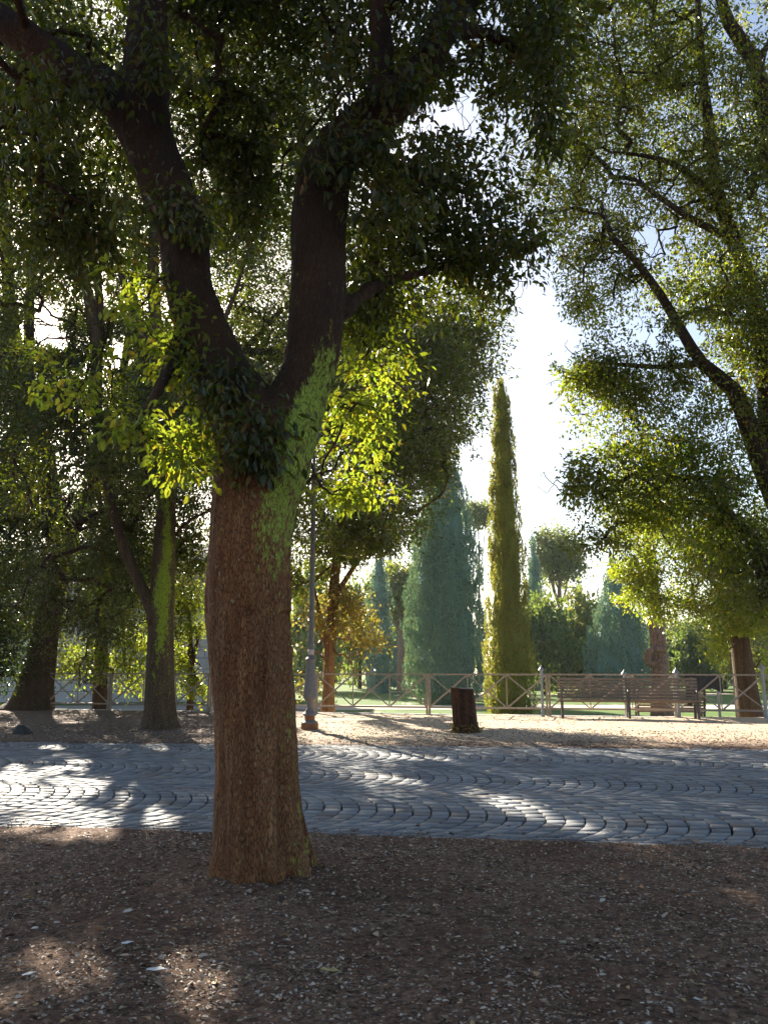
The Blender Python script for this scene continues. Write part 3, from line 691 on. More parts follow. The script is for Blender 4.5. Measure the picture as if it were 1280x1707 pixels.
C = np.concatenate([blob_clusters(B), np.concatenate([shade_clusters(220, 19, 25, -7, 1), shade_clusters(120, 19, 25, -4, 1.5, 1.5, 5.5)])]); C = branches_mesh('branches', n3, C, M['bark_dark'], r3, .008, .07)
crown(r3, C, M['leaf_dark'], .13, 90, .55, False, .4, keep=lambda P: ~in_sky(P, [(75, 545, 40, 45), (200, 590, 24, 30), (345, 900, 26, 60)]))

# 4. small oak with yellow-lit skirts between (right of the mossy one, beyond the railing)
def small_tree(name, px, py, w, limbs, B, label, leafm, barkm, leaf=.12, per=80, rad=.45, Y=None, keep=None, lit=True, six=False, droop=.4, extra=None, cat='tree', group=None):
    g = ground(px, py, -.5 if Y is None or Y > 24 else 0) if Y is None else None
    Yv = Y if Y is not None else g.y
    p = at(px, py, Yv); z = float(terrain(p.x, Yv))
    r = empty(name, (p.x, Yv, z), label, cat, group)
    nodes = trunk_mesh(r, [(l, Yv) for l in limbs], barkm, n=14)
    C = blob_clusters(B)
    if name == 'oak_tree' and px == 548: C = np.concatenate([C, shade_clusters(330, 19.5, 26, 0, 8.5)])
    C = branches_mesh('branches', nodes, C, barkm, r, .008, .06)
    crown(r, C, leafm, leaf, per, rad, six, droop, keep=keep, lit=lit)
    if extra:
        C = blob_clusters(extra[0]); C = branches_mesh('branches', nodes, C, barkm, r, .006, .03); crown(r, C, extra[1], leaf, per, rad, six, droop, keep=keep, lit=lit)
    return r
small_tree('holm_oak', 168, 1186, 30, [[(166, 1192, 26), (168, 1100, 22), (172, 980, 18), (180, 850, 14), (190, 700, 8)]],
    [(160, 1040, 27, 90, 60, 1.6, 60), (210, 900, 27, 150, 120, 2.5, 150)],
    'low olive-leaved oak hanging over the railing between the two dark left trunks', M['leaf_oak'], M['bark_dark'], Y=26.5,
    extra=([(150, 1105, 25.5, 62, 36, .9, 34), (220, 1110, 25.6, 36, 42, .8, 20), (255, 1060, 26, 60, 70, 1.0, 34)], M['leaf_oak_sunlit']), keep=lambda P: project(P)[1] < 1172)
small_tree('yellow_shrub', 318, 1186, 20, [[(316, 1196, 12), (318, 1100, 10), (314, 1000, 6)], [(318, 1120, 8), (335, 1040, 5)]],
    [(312, 1080, 25, 30, 80, .9, 60), (325, 1140, 24.6, 26, 36, .5, 22), (322, 1000, 25.2, 24, 50, .7, 24), (290, 1010, 25.4, 40, 70, .8, 30)],
    'bright yellow-green shrub glowing against the pale building just left of the big trunk', M['leaf_oak_sunlit'], M['bark_dark'], .1, 70, .3, Y=25.2, keep=lambda P: project(P)[1] < 1186, cat='shrub')

# 5. oak behind the lamp post: dark upper crown with a tan lower skirt
small_tree('oak_tree', 548, 1180, 30, [
    [(546, 1194, 26), (548, 1150, 20), (550, 1080, 18), (556, 990, 17), (566, 900, 15), (584, 800, 12), (620, 680, 9), (660, 560, 6)],
    [(556, 1000, 10), (600, 930, 8), (660, 850, 6), (720, 790, 4)], [(584, 800, 9), (660, 720, 7), (740, 660, 5), (800, 600, 3)], [(566, 900, 10), (500, 800, 8), (440, 700, 5)],
    [(550, 1110, 9), (536, 1040, 7), (524, 980, 4)]],
    [(600, 900, 24, 80, 50, 1.6, 80), (700, 740, 24, 100, 90, 2.2, 100), (740, 620, 24, 95, 90, 2.2, 120), (620, 700, 24, 120, 110, 2.4, 120), (780, 540, 24, 80, 60, 1.8, 75), (640, 540, 24, 130, 100, 2.4, 140), (560, 930, 25, 60, 36, 1.2, 50), (500, 940, 25, 30, 60, 1, 30), (500, 620, 24.5, 120, 160, 2.4, 150), (450, 830, 24.5, 60, 70, 1.8, 50)],
    'wide oak behind the street lamp, orange trunk, dark drooping upper crown, tan lower leaves', M['leaf_oak'], M['bark_tan'], .13, 85, .5, Y=24.3,
    keep=lambda P: ~in_sky(P, SKY[:4] + [(632, 948, 24, 24)]),
    extra=([(560, 1030, 24.6, 55, 60, 1.2, 60), (600, 1090, 24.4, 48, 50, 1.0, 50), (520, 1100, 24.4, 36, 60, .9, 40), (600, 1000, 25, 50, 40, 1, 30)], M['leaf_tan']))

# 6. right-hand big oak, trunk just outside the frame
g = at(1365, 1278, 10.5)
r6 = empty('holm_oak', (g.x, 10.5, 0), 'large oak at the right edge with black arching limbs against bright sky', 'tree')
n6 = trunk_mesh(r6, [
    ([(1380, 1280, 110), (1372, 1240, 84), (1362, 1100, 70), (1345, 960, 62), (1310, 850, 54), (1275, 780, 40), (1250, 715, 32), (1222, 650, 26), (1170, 605, 20), (1135, 550, 17), (1100, 490, 14), (1055, 430, 11), (1020, 395, 10), (1000, 335, 6)], 10.5),
    ([(1320, 900, 44), (1296, 780, 40), (1284, 680, 36), (1272, 580, 32), (1252, 480, 28), (1222, 400, 24), (1195, 320, 21), (1182, 220, 18), (1168, 100, 13), (1160, -40, 8)], 10.6),
    ([(1345, 960, 40), (1340, 700, 36), (1330, 500, 32), (1300, 350, 28), (1278, 200, 26), (1255, 100, 24), (1215, 40, 20), (1190, -40, 14)], 10.2),
    ([(1280, 1000, 20), (1250, 900, 18), (1205, 850, 15), (1160, 805, 12), (1110, 795, 10), (1065, 798, 8), (1046, 775, 5)], 10.4),
    ([(1195, 330, 14), (1150, 290, 11), (1100, 265, 8), (1040, 255, 5)], 10.6), ([(1222, 400, 14), (1160, 370, 11), (1100, 330, 9), (1060, 300, 5)], 10.3),
    ([(1170, 605, 12), (1110, 612, 9), (1060, 610, 7), (1010, 605, 4)], 10.5), ([(1255, 110, 12), (1290, 60, 9)], 10.2),
    ([(1330, 1000, 24), (1290, 960, 18), (1255, 890, 10)], 10.3)], M['bark_dark'])
B = [(1110, 140, 10.8, 190, 170, 2.4, 260), (950, 230, 11, 120, 190, 1.8, 190), (1160, 330, 10.6, 130, 130, 2, 150), (1010, 420, 11, 110, 90, 1.5, 90), (1210, 520, 10.4, 120, 120, 1.8, 110),
     (1040, 630, 10.8, 110, 75, 1.4, 66), (985, 620, 10.8, 50, 60, .8, 26), (1120, 720, 10.6, 130, 80, 1.5, 54), (1040, 810, 10.6, 130, 45, 1.1, 44), (1180, 850, 10.4, 110, 70, 1.4, 46), (960, 800, 10.8, 60, 36, .8, 26), (1250, 960, 10.6, 80, 80, 1.2, 60),
     (1010, 890, 10.8, 60, 34, .6, 22), (1270, 300, 10.3, 90, 200, 1.6, 110), (1270, 640, 10.5, 80, 120, 1.4, 70), (950, 20, 11, 150, 130, 1.8, 170), (1180, -150, 10.8, 260, 150, 2.4, 160), (1380, 200, 10.5, 120, 400, 2.4, 160)]
C = blob_clusters(B); C = branches_mesh('branches', n6, C, M['bark_dark'], r6, .0045, .035)
kp6 = lambda P: ~in_sky(P, SKY + [(1090, 400, 30, 34), (1150, 560, 20, 24), (1085, 560, 22, 16)])
crown(r6, C, M['leaf_oak_backlit'], .066, 66, .23, False, .5, keep=kp6)
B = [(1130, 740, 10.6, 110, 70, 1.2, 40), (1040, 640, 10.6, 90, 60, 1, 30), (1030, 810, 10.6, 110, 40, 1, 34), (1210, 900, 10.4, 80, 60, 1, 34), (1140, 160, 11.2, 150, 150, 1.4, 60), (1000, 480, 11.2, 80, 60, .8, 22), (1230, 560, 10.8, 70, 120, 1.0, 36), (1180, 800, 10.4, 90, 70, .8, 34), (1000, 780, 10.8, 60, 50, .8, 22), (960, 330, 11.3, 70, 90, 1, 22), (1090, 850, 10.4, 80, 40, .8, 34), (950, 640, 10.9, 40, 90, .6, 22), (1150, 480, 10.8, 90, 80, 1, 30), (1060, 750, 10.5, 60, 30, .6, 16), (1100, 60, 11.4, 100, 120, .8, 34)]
C = blob_clusters(B); C = branches_mesh('branches', n6, C, M['bark_dark'], r6, .004, .02); crown(r6, C, M['leaf_oak_sunlit'], .066, 74, .24, False, .5, keep=kp6)

# 7. right oak by the railing, yellow-green lit crown
g7 = ground(1246, 1194)
small_tree('oak_tree', 1246, 1194, 40, [[(1256, 1204, 50), (1250, 1188, 42), (1243, 1140, 35), (1234, 1080, 31), (1228, 1020, 27), (1222, 960, 22), (1210, 880, 16), (1200, 780, 9)], [(1228, 1020, 12), (1180, 960, 9), (1130, 900, 7), (1090, 870, 4)], [(1225, 1000, 12), (1260, 930, 9), (1300, 870, 5)]],
    [(1230, 1010, g7.y, 90, 60, 1.5, 80), (1180, 930, g7.y, 70, 60, 1.2, 50), (1230, 880, g7.y, 100, 60, 1.6, 60)],
    'leaning brown oak right of the bench with a low glowing yellow-green crown', M['leaf_oak'], M['bark_moss'], .1, 80, .38, Y=g7.y + .1,
    keep=lambda P: ~in_sky(P, SKY) & ~((np.abs(project(P)[0] - 1240) < 26) & (project(P)[1] > 1060)),
    extra=([(1075, 985, 21, 52, 52, 1.0, 60), (1060, 940, 21, 40, 50, .8, 40), (1165, 1000, 20.6, 60, 46, 1, 40), (1205, 1080, 20.8, 24, 36, .6, 20), (1120, 900, 21, 60, 50, 1, 40), (1250, 1020, 20, 60, 50, .8, 50), (1170, 940, 20, 50, 50, .8, 30), (1262, 1110, 22, 22, 30, .5, 10)], M['leaf_oak_sunlit']))

# ================================================================== cypresses
def lumpy_cone(prof, n=40, seg=60, seed=1, amp=.12):
    V = []; 
    H = prof[-1][0]
    for i in range(seg + 1):
        t = i / seg; z = H * t; r = np.interp(z, [p[0] for p in prof], [p[1] for p in prof])
        for k in range(n):
            a = 2 * math.pi * k / n
            q = r * (1 + amp * noise.noise(Vector((math.cos(a) * 2 + seed, math.sin(a) * 2, z * .7))) + amp * .8 * (noise.noise(Vector((math.cos(a) * 6 + seed, math.sin(a) * 6, z * 1.3))) + abs(noise.noise(Vector((math.cos(a) * 11 + seed, math.sin(a) * 11, z * 2.2))))))
            V.append((math.cos(a) * q, math.sin(a) * q, z))
    k = np.arange((seg + 1) * n).reshape(seg + 1, n); k2 = np.roll(k, -1, 1)
    F = np.stack([k[:-1], k2[:-1], k2[1:], k[1:]], -1).reshape(-1, 4)
    return np.array(V), F
def cypress(name, px, Y, prof, mat, nspray, spray, label, seed=1, trunk=.16, group=None, amp=.24, mesh_from=None):
    p = at(px, 1100, Y); z0 = float(terrain(p.x, Y)); r = empty(name, (p.x, Y, z0), label, 'tree', group)
    mb = MB(); mb.tube([(p.x, Y, z0 - .1), (p.x, Y, z0 + .6), (p.x, Y, z0 + prof[-1][0] * .9)], [trunk * 1.3, trunk, .03], 10); mb.build('trunk', M['bark_dark'], r, smooth=True)
    V, F = lumpy_cone([(h, w * .66) for h, w in prof], seed=seed, amp=amp)
    # flame-shaped tufts standing on the lumpy surface, each a sheaf of small sprays
    H = prof[-1][0]; hs = np.array([q[0] for q in prof]); ws = np.array([q[1] for q in prof]); per = 32; nt_ = nspray // per
    zz = rng.random(nt_ * 4) * H; w = np.interp(zz, hs, ws); kk = rng.random(len(zz)) < (w + .12) / (ws.max() + .12); zz = zz[kk][:nt_]; w = w[kk][:nt_]
    n = len(zz); a = rng.random(n) * 2 * math.pi
    lum = np.array([noise.noise(Vector((math.cos(t) * 2 + seed, math.sin(t) * 2, z * .7))) * amp + amp * .8 * (noise.noise(Vector((math.cos(t) * 6 + seed, math.sin(t) * 6, z * 1.3))) + abs(noise.noise(Vector((math.cos(t) * 11 + seed, math.sin(t) * 11, z * 2.2))))) for t, z in zip(a, zz)])
    out = np.stack([np.cos(a), np.sin(a), np.zeros(n)], 1); tan = np.stack([-np.sin(a), np.cos(a), np.zeros(n)], 1)
    rr = w * (1 + lum) * rng.uniform(.76, 1.06, n) + rng.random(n) ** 4 * spray * .9
    Ct = out * rr[:, None] + np.array([0, 0, 1.]) * zz[:, None]
    h_ = rng.random((n, per)); k_ = spray * rng.uniform(.8, 1.7, n)[:, None]                       # height inside the tuft
    wid = np.sin(np.pi * np.clip(h_ * .85 + .12, 0, 1)) * .42 * k_; ang = rng.uniform(-1.5, 1.5, (n, per))
    P = Ct[:, None] + tan[:, None] * (np.sin(ang) * wid)[..., None] + out[:, None] * (np.cos(ang) * wid * .8 - .3 * k_)[..., None] + np.array([0, 0, 1.]) * (h_ * 2.4 * k_ - k_ * 1.2)[..., None]
    P = P.reshape(-1, 3); oo = (out[:, None] * np.cos(ang)[..., None] + tan[:, None] * np.sin(ang)[..., None]).reshape(-1, 3); n = len(P)
    D = unit(oo * .45 + np.array([0, 0, 1.0]) + rng.normal(size=(n, 3)) * .25); Nn = unit(oo + rng.normal(size=(n, 3)) * .5)
    L = spray * .55 * rng.uniform(.6, 1.4, n)
    V2, F2 = leaves_mesh(P, D, Nn, L, L * .2, False)
    Vt = np.concatenate([V, V2]) + np.array([p.x, Y, z0]); mesh_np('crown', Vt, [F, F2 + len(V)], mat, r)
    return r
cypress('cypress', 742, 40, [(0.25, 1.1), (.8, 1.75), (3, 1.9), (6, 1.75), (9, 1.35), (11.5, .75), (13, .35), (14.2, .04)], M['cypress_blue'], 60000, .22,
        'broad blue-green cypress with dense feathery foliage, left of the tall narrow one', 1)
cypress('cypress', 848, 30, [(.12, .7), (.5, .84), (2, .82), (4.2, .68), (6.5, .58), (8.7, .47), (11, .38), (12.2, .27), (12.8, .06)], M['cypress_gold'], 42000, .15,
        'tall narrow olive and brown cypress column standing alone against the white sky', 5, .12)
cypress('cypress', 895, 62, [(.2, 1.1), (3, 1.15), (7, .8), (11.5, .04)], M['cypress_blue'], 14000, .3, 'slim hazy cypress just right of the tall narrow column', 9)
cypress('cypress', 1030, 48, [(.2, 1.5), (1.5, 1.9), (4, 1.45), (6.3, .6), (8, .04)], M['cypress_blue'], 22000, .26, 'squat dark conical cypress behind the bench, left of the pink pine trunk', 12)
cypress('cypress', 632, 55, [(.2, .9), (4, .9), (8, .45), (10.5, .03)], M['cypress_blue'], 10000, .28, 'small hazy blue-green cypress behind the tan leaves, left of the broad one', 15)
cypress('cypress', 650, 75, [(.2, 1.2), (5, 1.1), (9, .6), (12.6, .03)], M['cypress_blue'], 9000, .35, 'pale distant cypress peeping between the tan leaves and the broad cypress', 18)
cypress('cypress', 972, 70, [(.2, 1.4), (5, 1.2), (8.5, .03)], M['cypress_blue'], 8000, .35, 'distant dark cypress tip above the hazy wood, left of the conical one', 25)

# ================================================================== pines and park trees
def px_tree(name, label, px, Y, hpx_top, crown_px, mat, bark, trunkw=.35, leaf=.3, clusters=90, per=50, rad=.8, flat=1.0, group=None, nobranch=False):
    """free-standing park tree: crown_px = (cx, cy, rx, ry)"""
    p = at(px, 1100, Y); z0 = float(terrain(p.x, Y)); r = empty(name, (p.x, Y, z0), label, 'tree', group)
    cx, cy, rx, ry = crown_px; c = at(cx, cy, Y); k = pxm(cx, cy, Y)
    mb = MB(); P, Rr = resample([(p.x, Y, z0 - .1), (p.x, Y, z0 + .5), (p.x + (c.x - p.x) * .5, Y, (z0 + c.z) * .5), (c.x, Y, c.z)], [trunkw * 1.25, trunkw, trunkw * .8, trunkw * .4], .5)
    mb.tube(P, Rr, 12); nodes = P[len(P) // 2:]
    for i in range(6):
        a = i * 1.05 + random.random(); e = c + Vector((math.cos(a) * rx * k * .65, math.sin(a) * rx * k * .65, ry * k * random.uniform(-.1, .4)))
        q = P[int(len(P) * .62)]; Q, Qr = resample([q, (q + e) / 2 + Vector((0, 0, -.12 * (e - q).length)), e], [trunkw * .4, trunkw * .25, trunkw * .1], .5); mb.tube(Q, Qr, 6); nodes += Q
    mb.build('trunk', bark, r, smooth=True)
    d = unit(rng.normal(size=(clusters, 3))) * (rng.random((clusters, 1)) ** .35); C = np.array(c) + d * np.array([rx * k, rx * k, ry * k])
    crown(r, C, mat, leaf, per, rad, False, .1, lit=False, wr=.3)
    return r
px_tree('umbrella_pine', 'hazy umbrella pine crown showing between the broad and the narrow cypress', 800, 75, 0, (797, 858, 26, 16), M['pine_leaf'], M['bark_pine'], .12, .3, 60, 60, .7)
px_tree('umbrella_pine', 'hazy umbrella pine with bare branches above the wood behind the bench', 935, 68, 0, (930, 925, 40, 46), M['pine_leaf'], M['bark_pine'], .3, .3, 130, 60, .8)
px_tree('umbrella_pine', 'pale sunlit pine left of the broad cypress, seen under the dark oak', 668, 60, 0, (668, 985, 42, 48), M['pine_leaf'], M['bark_pine'], .3, .28, 110, 55, .7)
def pine_near():
    g = at(1102, 1190, 27); z0 = float(terrain(g.x, 27)); r = empty('stone_pine', (g.x, 27, z0), 'pale pink pine trunk with a twisted burl, behind the right end of the bench', 'tree')
    nodes = trunk_mesh(r, [([(1106, 1200, 44), (1102, 1180, 34), (1100, 1120, 28), (1095, 1060, 25), (1088, 1000, 22), (1082, 900, 18), (1078, 760, 12)], 27), ([(1088, 1010, 10), (1070, 960, 7), (1050, 930, 4)], 27)], M['bark_pine'], n=18)
    mb = MB(); P, Rr = resample([at(1108, 1086, 26.8), at(1096, 1082, 26.65), at(1082, 1086, 26.7), at(1078, 1100, 26.75), at(1086, 1108, 26.7), at(1100, 1098, 26.7)], [.07, .10, .12, .11, .1, .06], .08)
    mb.tube(P, Rr, 10); mb.build('burl', M['bark_pine'], r, smooth=True)
    C = blob_clusters([(1085, 850, 27.5, 90, 60, 1.8, 70)]); crown(r, C, M['pine_leaf'], .14, 60, .5, False, .2, lit=True, keep=lambda P: ~in_sky(P, SKY))
pine_near()

def far_trees():
    proto = {}
    specs = [(905, 52, 4.6, 6.4), (950, 56, 5.0, 7.0), (985, 60, 4.6, 6.4), (1150, 60, 4.6, 5.2), (1205, 66, 5, 6.2), (1275, 58, 4.4, 5.6), (1120, 85, 5, 6.6), (870, 90, 6, 8.4),
             (690, 85, 5.6, 9), (600, 66, 5, 9), (520, 60, 5.2, 9.5), (560, 90, 5, 9), (1060, 95, 6, 8), (1240, 100, 7, 11), (760, 110, 6.5, 8), (640, 110, 6, 9),(980, 110, 6, 8.6), (300, 75, 5, 9), (180, 80, 6, 11), (40, 80, 6, 12)]
    lab = ['hazy dark green park tree behind the left half of the bench', 'tall rounded dark tree in the hazy wood behind the bench', 'dark rounded tree filling the gap left of the conical cypress', 'soft green tree right of the pink pine trunk',
           'broad hazy tree between the pink pine trunk and the leaning oak', 'park tree behind the leaning right oak at the right edge', 'faint distant tree just right of the pink pine trunk', 'distant tree seen at the foot of the narrow cypress',
           'distant tree at the left foot of the broad cypress', 'hazy tree behind the tan leaves right of the lamp', 'hazy tree directly behind the lamp post', 'far tall tree behind the orange oak trunk', 'faint distant tree behind the conical cypress',
           'tallest faint tree far behind the leaning right oak', 'farthest tree between the broad and narrow cypress', 'farthest tree left of the broad cypress','faint far tree behind the hazy wood', 'tree behind the pale building roof', 'tall tree behind the left building', 'tall far tree at the left edge behind the dark trunk']
    for k in range(3):
        C = unit(rng.normal(size=(70, 3))) * (rng.random((70, 1)) ** .4) * np.array([1, 1, .95]); per = 75
        c = np.repeat(C, per, 0); n = len(c); P = c + rng.normal(size=(n, 3)) * .13
        P = P * np.array([.5, .5, .5]) + np.array([0, 0, .52]); P[:, 2] = np.maximum(P[:, 2], .05)
        L = rng.uniform(.04, .085, n); V, F = leaves_mesh(P, unit(rng.normal(size=(n, 3))), unit(rng.normal(size=(n, 3))), L, L * .33, False)
        proto[k] = V, F
    meshes = []
    for k in range(3):
        me = bpy.data.meshes.new('crown'); V, F = proto[k]; me.from_pydata(V.tolist(), [], F.tolist()); me.materials.append([M['park_leaf'], M['pine_leaf'], M['park_leaf_light']][k]); meshes.append(me)
    tm = MB(); tm.tube([(0, 0, -.02), (0, 0, .2), (.01, 0, .6)], [.035, .025, .012], 8)
    to = tm.build('trunk', M['bark_dark']); tme = to.data; bpy.data.objects.remove(to, do_unlink=True)
    for i, ((px, Y, w, h), lb) in enumerate(zip(specs, lab)):
        p = at(px, 1100, Y); z = float(terrain(p.x, Y))
        r = empty('park_tree', (p.x, Y, z), lb, 'tree', 'trees of the park beyond the railing'); 
        c = bpy.data.objects.new('crown', meshes[i % 3]); link(c, r); t = bpy.data.objects.new('trunk', tme); link(t, r)
        for q in (c, t): q.scale = (w, w, h); q.rotation_euler.z = 0
        c.rotation_euler.z = i * 1.3
far_trees()

# ================================================================== building on the left
def building():
    X0, X1, Y = -24.0, -5.8, 41.0; z0 = -.5; H = 6.6
    r = empty('stone_building', ((X0 + X1) / 2, Y + 3, z0), 'pale blue-grey stone building glimpsed between the left trunks behind the railing', 'building')
    mb = MB(); mb.box(((X0 + X1) / 2, Y + 3, z0 + H / 2), (X1 - X0, 6, H)); mb.build('wall', M['stone'], r)
    mb = MB(); mb.box(((X0 + X1) / 2, Y - .02, z0 + H + .12), (X1 - X0 + .5, 6.6, .24)); mb.build('cornice', M['stone'], r, bevel=.02)
    mb = MB(); a, b = X0 - .4, X1 + .4; zt = z0 + H + .25
    mb.add([(a, Y - .5, zt), (b, Y - .5, zt), (b, Y + 6.5, zt), (a, Y + 6.5, zt), (a + 2.5, Y + 3, zt + 1.6), (b - 2.5, Y + 3, zt + 1.6)], [(0, 1, 5, 4), (1, 2, 5), (2, 3, 4, 5), (3, 0, 4), (3, 2, 1, 0)]); mb.build('roof', M['roof'], r)
    for i in range(5):
        for zz in (1.6, 4.4):
            x = X0 + 3 + i * 3.2
            mb = MB(); mb.box((x, Y - .03, z0 + zz), (1.25, .08, 1.65)); w = mb.build('window', M['stone'], r)
            mb = MB(); mb.box((x, Y - .06, z0 + zz), (1.0, .06, 1.4)); pn = mb.build('pane', M['win'], w); pn.location = -r.location   # the window's own origin is at its parent's
building()
# ================================================================== railing
def panel(x0, x1, label):
    y0, y1 = fence_y(x0), fence_y(x1); a = Vector((x0 + .035, y0, 0)); b = Vector((x1 - .035, y1, 0)); H = 1.06; Zb = .2
    r = empty('fence_panel', (x0, y0, 0), label, 'railing', 'railing panels along the edge of the path')
    d = (b - a); 
    for i in range(4):
        p = a + d * i / 3; w = .055 if i in (0, 3) else .028
        mb = MB(); mb.box((p.x, p.y, (H + .02) / 2 - .05), (w, w, H + .12 if i in (0, 3) else H - Zb - .0), -.22)
        if i in (1, 2): mb = MB(); mb.box((p.x, p.y, (H + Zb) / 2), (w, w, H - Zb - .03), -.22)
        mb.build('post', M['fence'], r, bevel=.004)
    off = Vector((0, 0, 0))
    for z, nm in ((H, 'top_rail'), (Zb, 'bottom_rail')):
        mb = MB(); mb.bar(a + Vector((.03, 0, z)), b + Vector((-.03, 0, z)), .045, .04 if z > 1 else .045); mb.build(nm, M['fence'], r, bevel=.004)
    for i in range(3):
        p = a + d * i / 3; q = a + d * (i + 1) / 3; e = d.normalized() * .03
        for k, (u, v, w) in enumerate(((p + e + Vector((0, -.012, Zb + .03)), q - e + Vector((0, -.012, H - .03)), .042), (p + e + Vector((0, .018, H - .03)), q - e + Vector((0, .018, Zb + .03)), .03))):
            mb = MB(); mb.bar(u, v, .022, w); mb.build('diagonal', M['fence'], r)
mod = 3.06; X = 1.18 - 4 * mod; labs = ['railing panel behind the thick dark trunk at the far left', 'railing panel just right of the thick dark trunk, before the pale building', 'railing panel between the mossy trunk and the big trunk', 'railing panel crossing behind the big trunk and the lamp post',
     'railing panel right of the stump, in front of the two cypresses', 'railing panel behind the left half of the bench', 'railing panel behind the bench end with the black sheet hung on it', 'railing panel behind the leaning oak at the right edge']
labs = labs[:3] + ['railing panel just left of the double post, starting behind the lamp post'] + labs[4:]
for i in range(8): panel(X + i * mod, X + (i + 1) * mod, labs[i])
# low stone edging under the railing
mb = MB(); 
for i in range(30):
    x = -12 + i * .9; mb.bar((x + .01, fence_y(x) + .12, -.02), (x + .88, fence_y(x + .9) + .12, -.02), .16, .09)
tag(mb.build('kerb', M['stone'], bevel=.01), kind='structure')

def cap_post(px, Y, label, h=1.28, z=None):
    p = at(px, 1150, Y); z0 = float(terrain(p.x, Y)); r = empty('bollard', (p.x, Y, z0), label, 'bollard', 'pale metal posts with conical caps')
    mb = MB(); mb.lathe((p.x, Y, z0), [(.05, -.05), (.05, .12), (.034, .16), (.034, h - .16), (.04, h - .14)], 14); mb.build('shaft', M['post'], r, smooth=False)
    mb = MB(); mb.lathe((p.x, Y, z0 + h - .14), [(.04, 0), (.08, .02), (.076, .03), (.04, .085), (.018, .10), (.022, .12), (.006, .15)], 16); mb.build('cap', M['post'], r, smooth=False)
cap_post(903, fence_y(4.25) - .12, 'pale post with a conical cap, left of the bench')
cap_post(1041, fence_y(6.3) + 1.3, 'pale capped post behind the middle of the bench', 1.5)
cap_post(1128, fence_y(7.5) - .16, 'pale capped post at the right end of the bench', 1.2)
cap_post(1196, fence_y(8.7) + 1.2, 'pale capped post under the black sheet', 1.2)
cap_post(1224, fence_y(9.1) + 2.4, 'pale capped post close on the left of the leaning oak', 1.5)
cap_post(1272, fence_y(9.6) - .1, 'pale capped post at the right edge beyond the leaning oak', 1.3)

# black sheet hanging on the far side of the railing
def black_sheet():
    x0, x1 = 7.55, 8.4; V = []; nx_, nz = 26, 14
    for i in range(nx_ + 1):
        for j in range(nz + 1):
            t = i / nx_; x = x0 + (x1 - x0) * t; s = j / nz; z = 1.075 - s * (.42 + .07 * math.sin(t * 7) + (.32 if t < .16 else 0))
            V.append((x, fence_y(x) + .05 + .02 * math.sin(t * 17) * s + .012 * math.sin(t * 31 + s * 4), z))
    k = np.arange(len(V)).reshape(nx_ + 1, nz + 1); F = np.stack([k[:-1, :-1], k[1:, :-1], k[1:, 1:], k[:-1, 1:]], -1).reshape(-1, 4)
    o = mesh_np('black_sheet', np.array(V), F, M['black'], smooth=True, loc=(8.0, fence_y(8.0), 1.0)); md = o.modifiers.new('t', 'SOLIDIFY'); md.thickness = .006
    tag(o, 'black plastic sheet draped over the railing right of the bench', 'sheet')
black_sheet()

# ================================================================== benches
def bench(x0, x1, y0, y1, z0, label, flip=1, n_sup=3, armrest=True):
    """slatted park bench; front edge runs from (x0,y0) to (x1,y1)"""
    a = Vector((x0, y0, z0)); b = Vector((x1, y1, z0)); d = (b - a).normalized(); f = Vector((d.y, -d.x, 0)) * flip   # f points to the sitter's feet
    r = empty('park_bench', tuple(a), label, 'bench', 'slatted park benches')
    for k in range(5):
        o_ = -f * (.04 + k * .085) + Vector((0, 0, .455 - .012 * k)); mb = MB(); mb.bar(a + o_, b + o_, .068, .03); mb.build('seat_slat', M['bench_wood'], r, bevel=.005)
    for k in range(7):
        z = .50 + k * .076; o_ = -f * (.44 + k * .024) + Vector((0, 0, z)); mb = MB(); mb.bar(a + o_, b + o_, .026, .056); mb.build('back_slat', M['bench_wood'], r, bevel=.005)
    for i in range(n_sup):
        t = (.03 + .94 * i / (n_sup - 1)); p = a.lerp(b, t)
        mb = MB(); mb.bar(p - f * .04, p - f * .04 + Vector((0, 0, .425)), .06, .06); mb.bar(p - f * .5 + Vector((0, 0, -.0)), p - f * .42 + Vector((0, 0, .42)), .055, .05)
        mb.bar(p - f * .02 + Vector((0, 0, .42)), p - f * .45 + Vector((0, 0, .37)), .05, .045)
        mb.bar(p - f * .46 + Vector((0, 0, .40)), p - f * .62 + Vector((0, 0, 1.0)), .05, .03); mb.build('leg', M['bench_iron'], r, bevel=.006)
        if armrest:
            pts = [p - f * .03 + Vector((0, 0, .46)), p - f * .0 + Vector((0, 0, .56)), p - f * .02 + Vector((0, 0, .66)), p - f * .14 + Vector((0, 0, .69)), p - f * .3 + Vector((0, 0, .66)), p - f * .47 + Vector((0, 0, .68))]
            P, Q = resample(pts, [.018, .018, .02, .02, .02, .018], .04); mb = MB(); mb.tube(P, Q, 8); mb.build('armrest', M['bench_iron'], r, smooth=True)
    return r
gb0 = ground(929, 1197); gb1 = ground(1153, 1197)
bench(gb0.x - .05, gb1.x - .1, fence_y(gb0.x) - .95, fence_y(gb1.x) - .85, .0, 'long brown slatted bench facing the road, left of the leaning oak')
bench(8.75, 6.95, 22.6, 22.9, -.35, 'second bench beyond the railing, seen through the back of the long one', flip=1, n_sup=2)

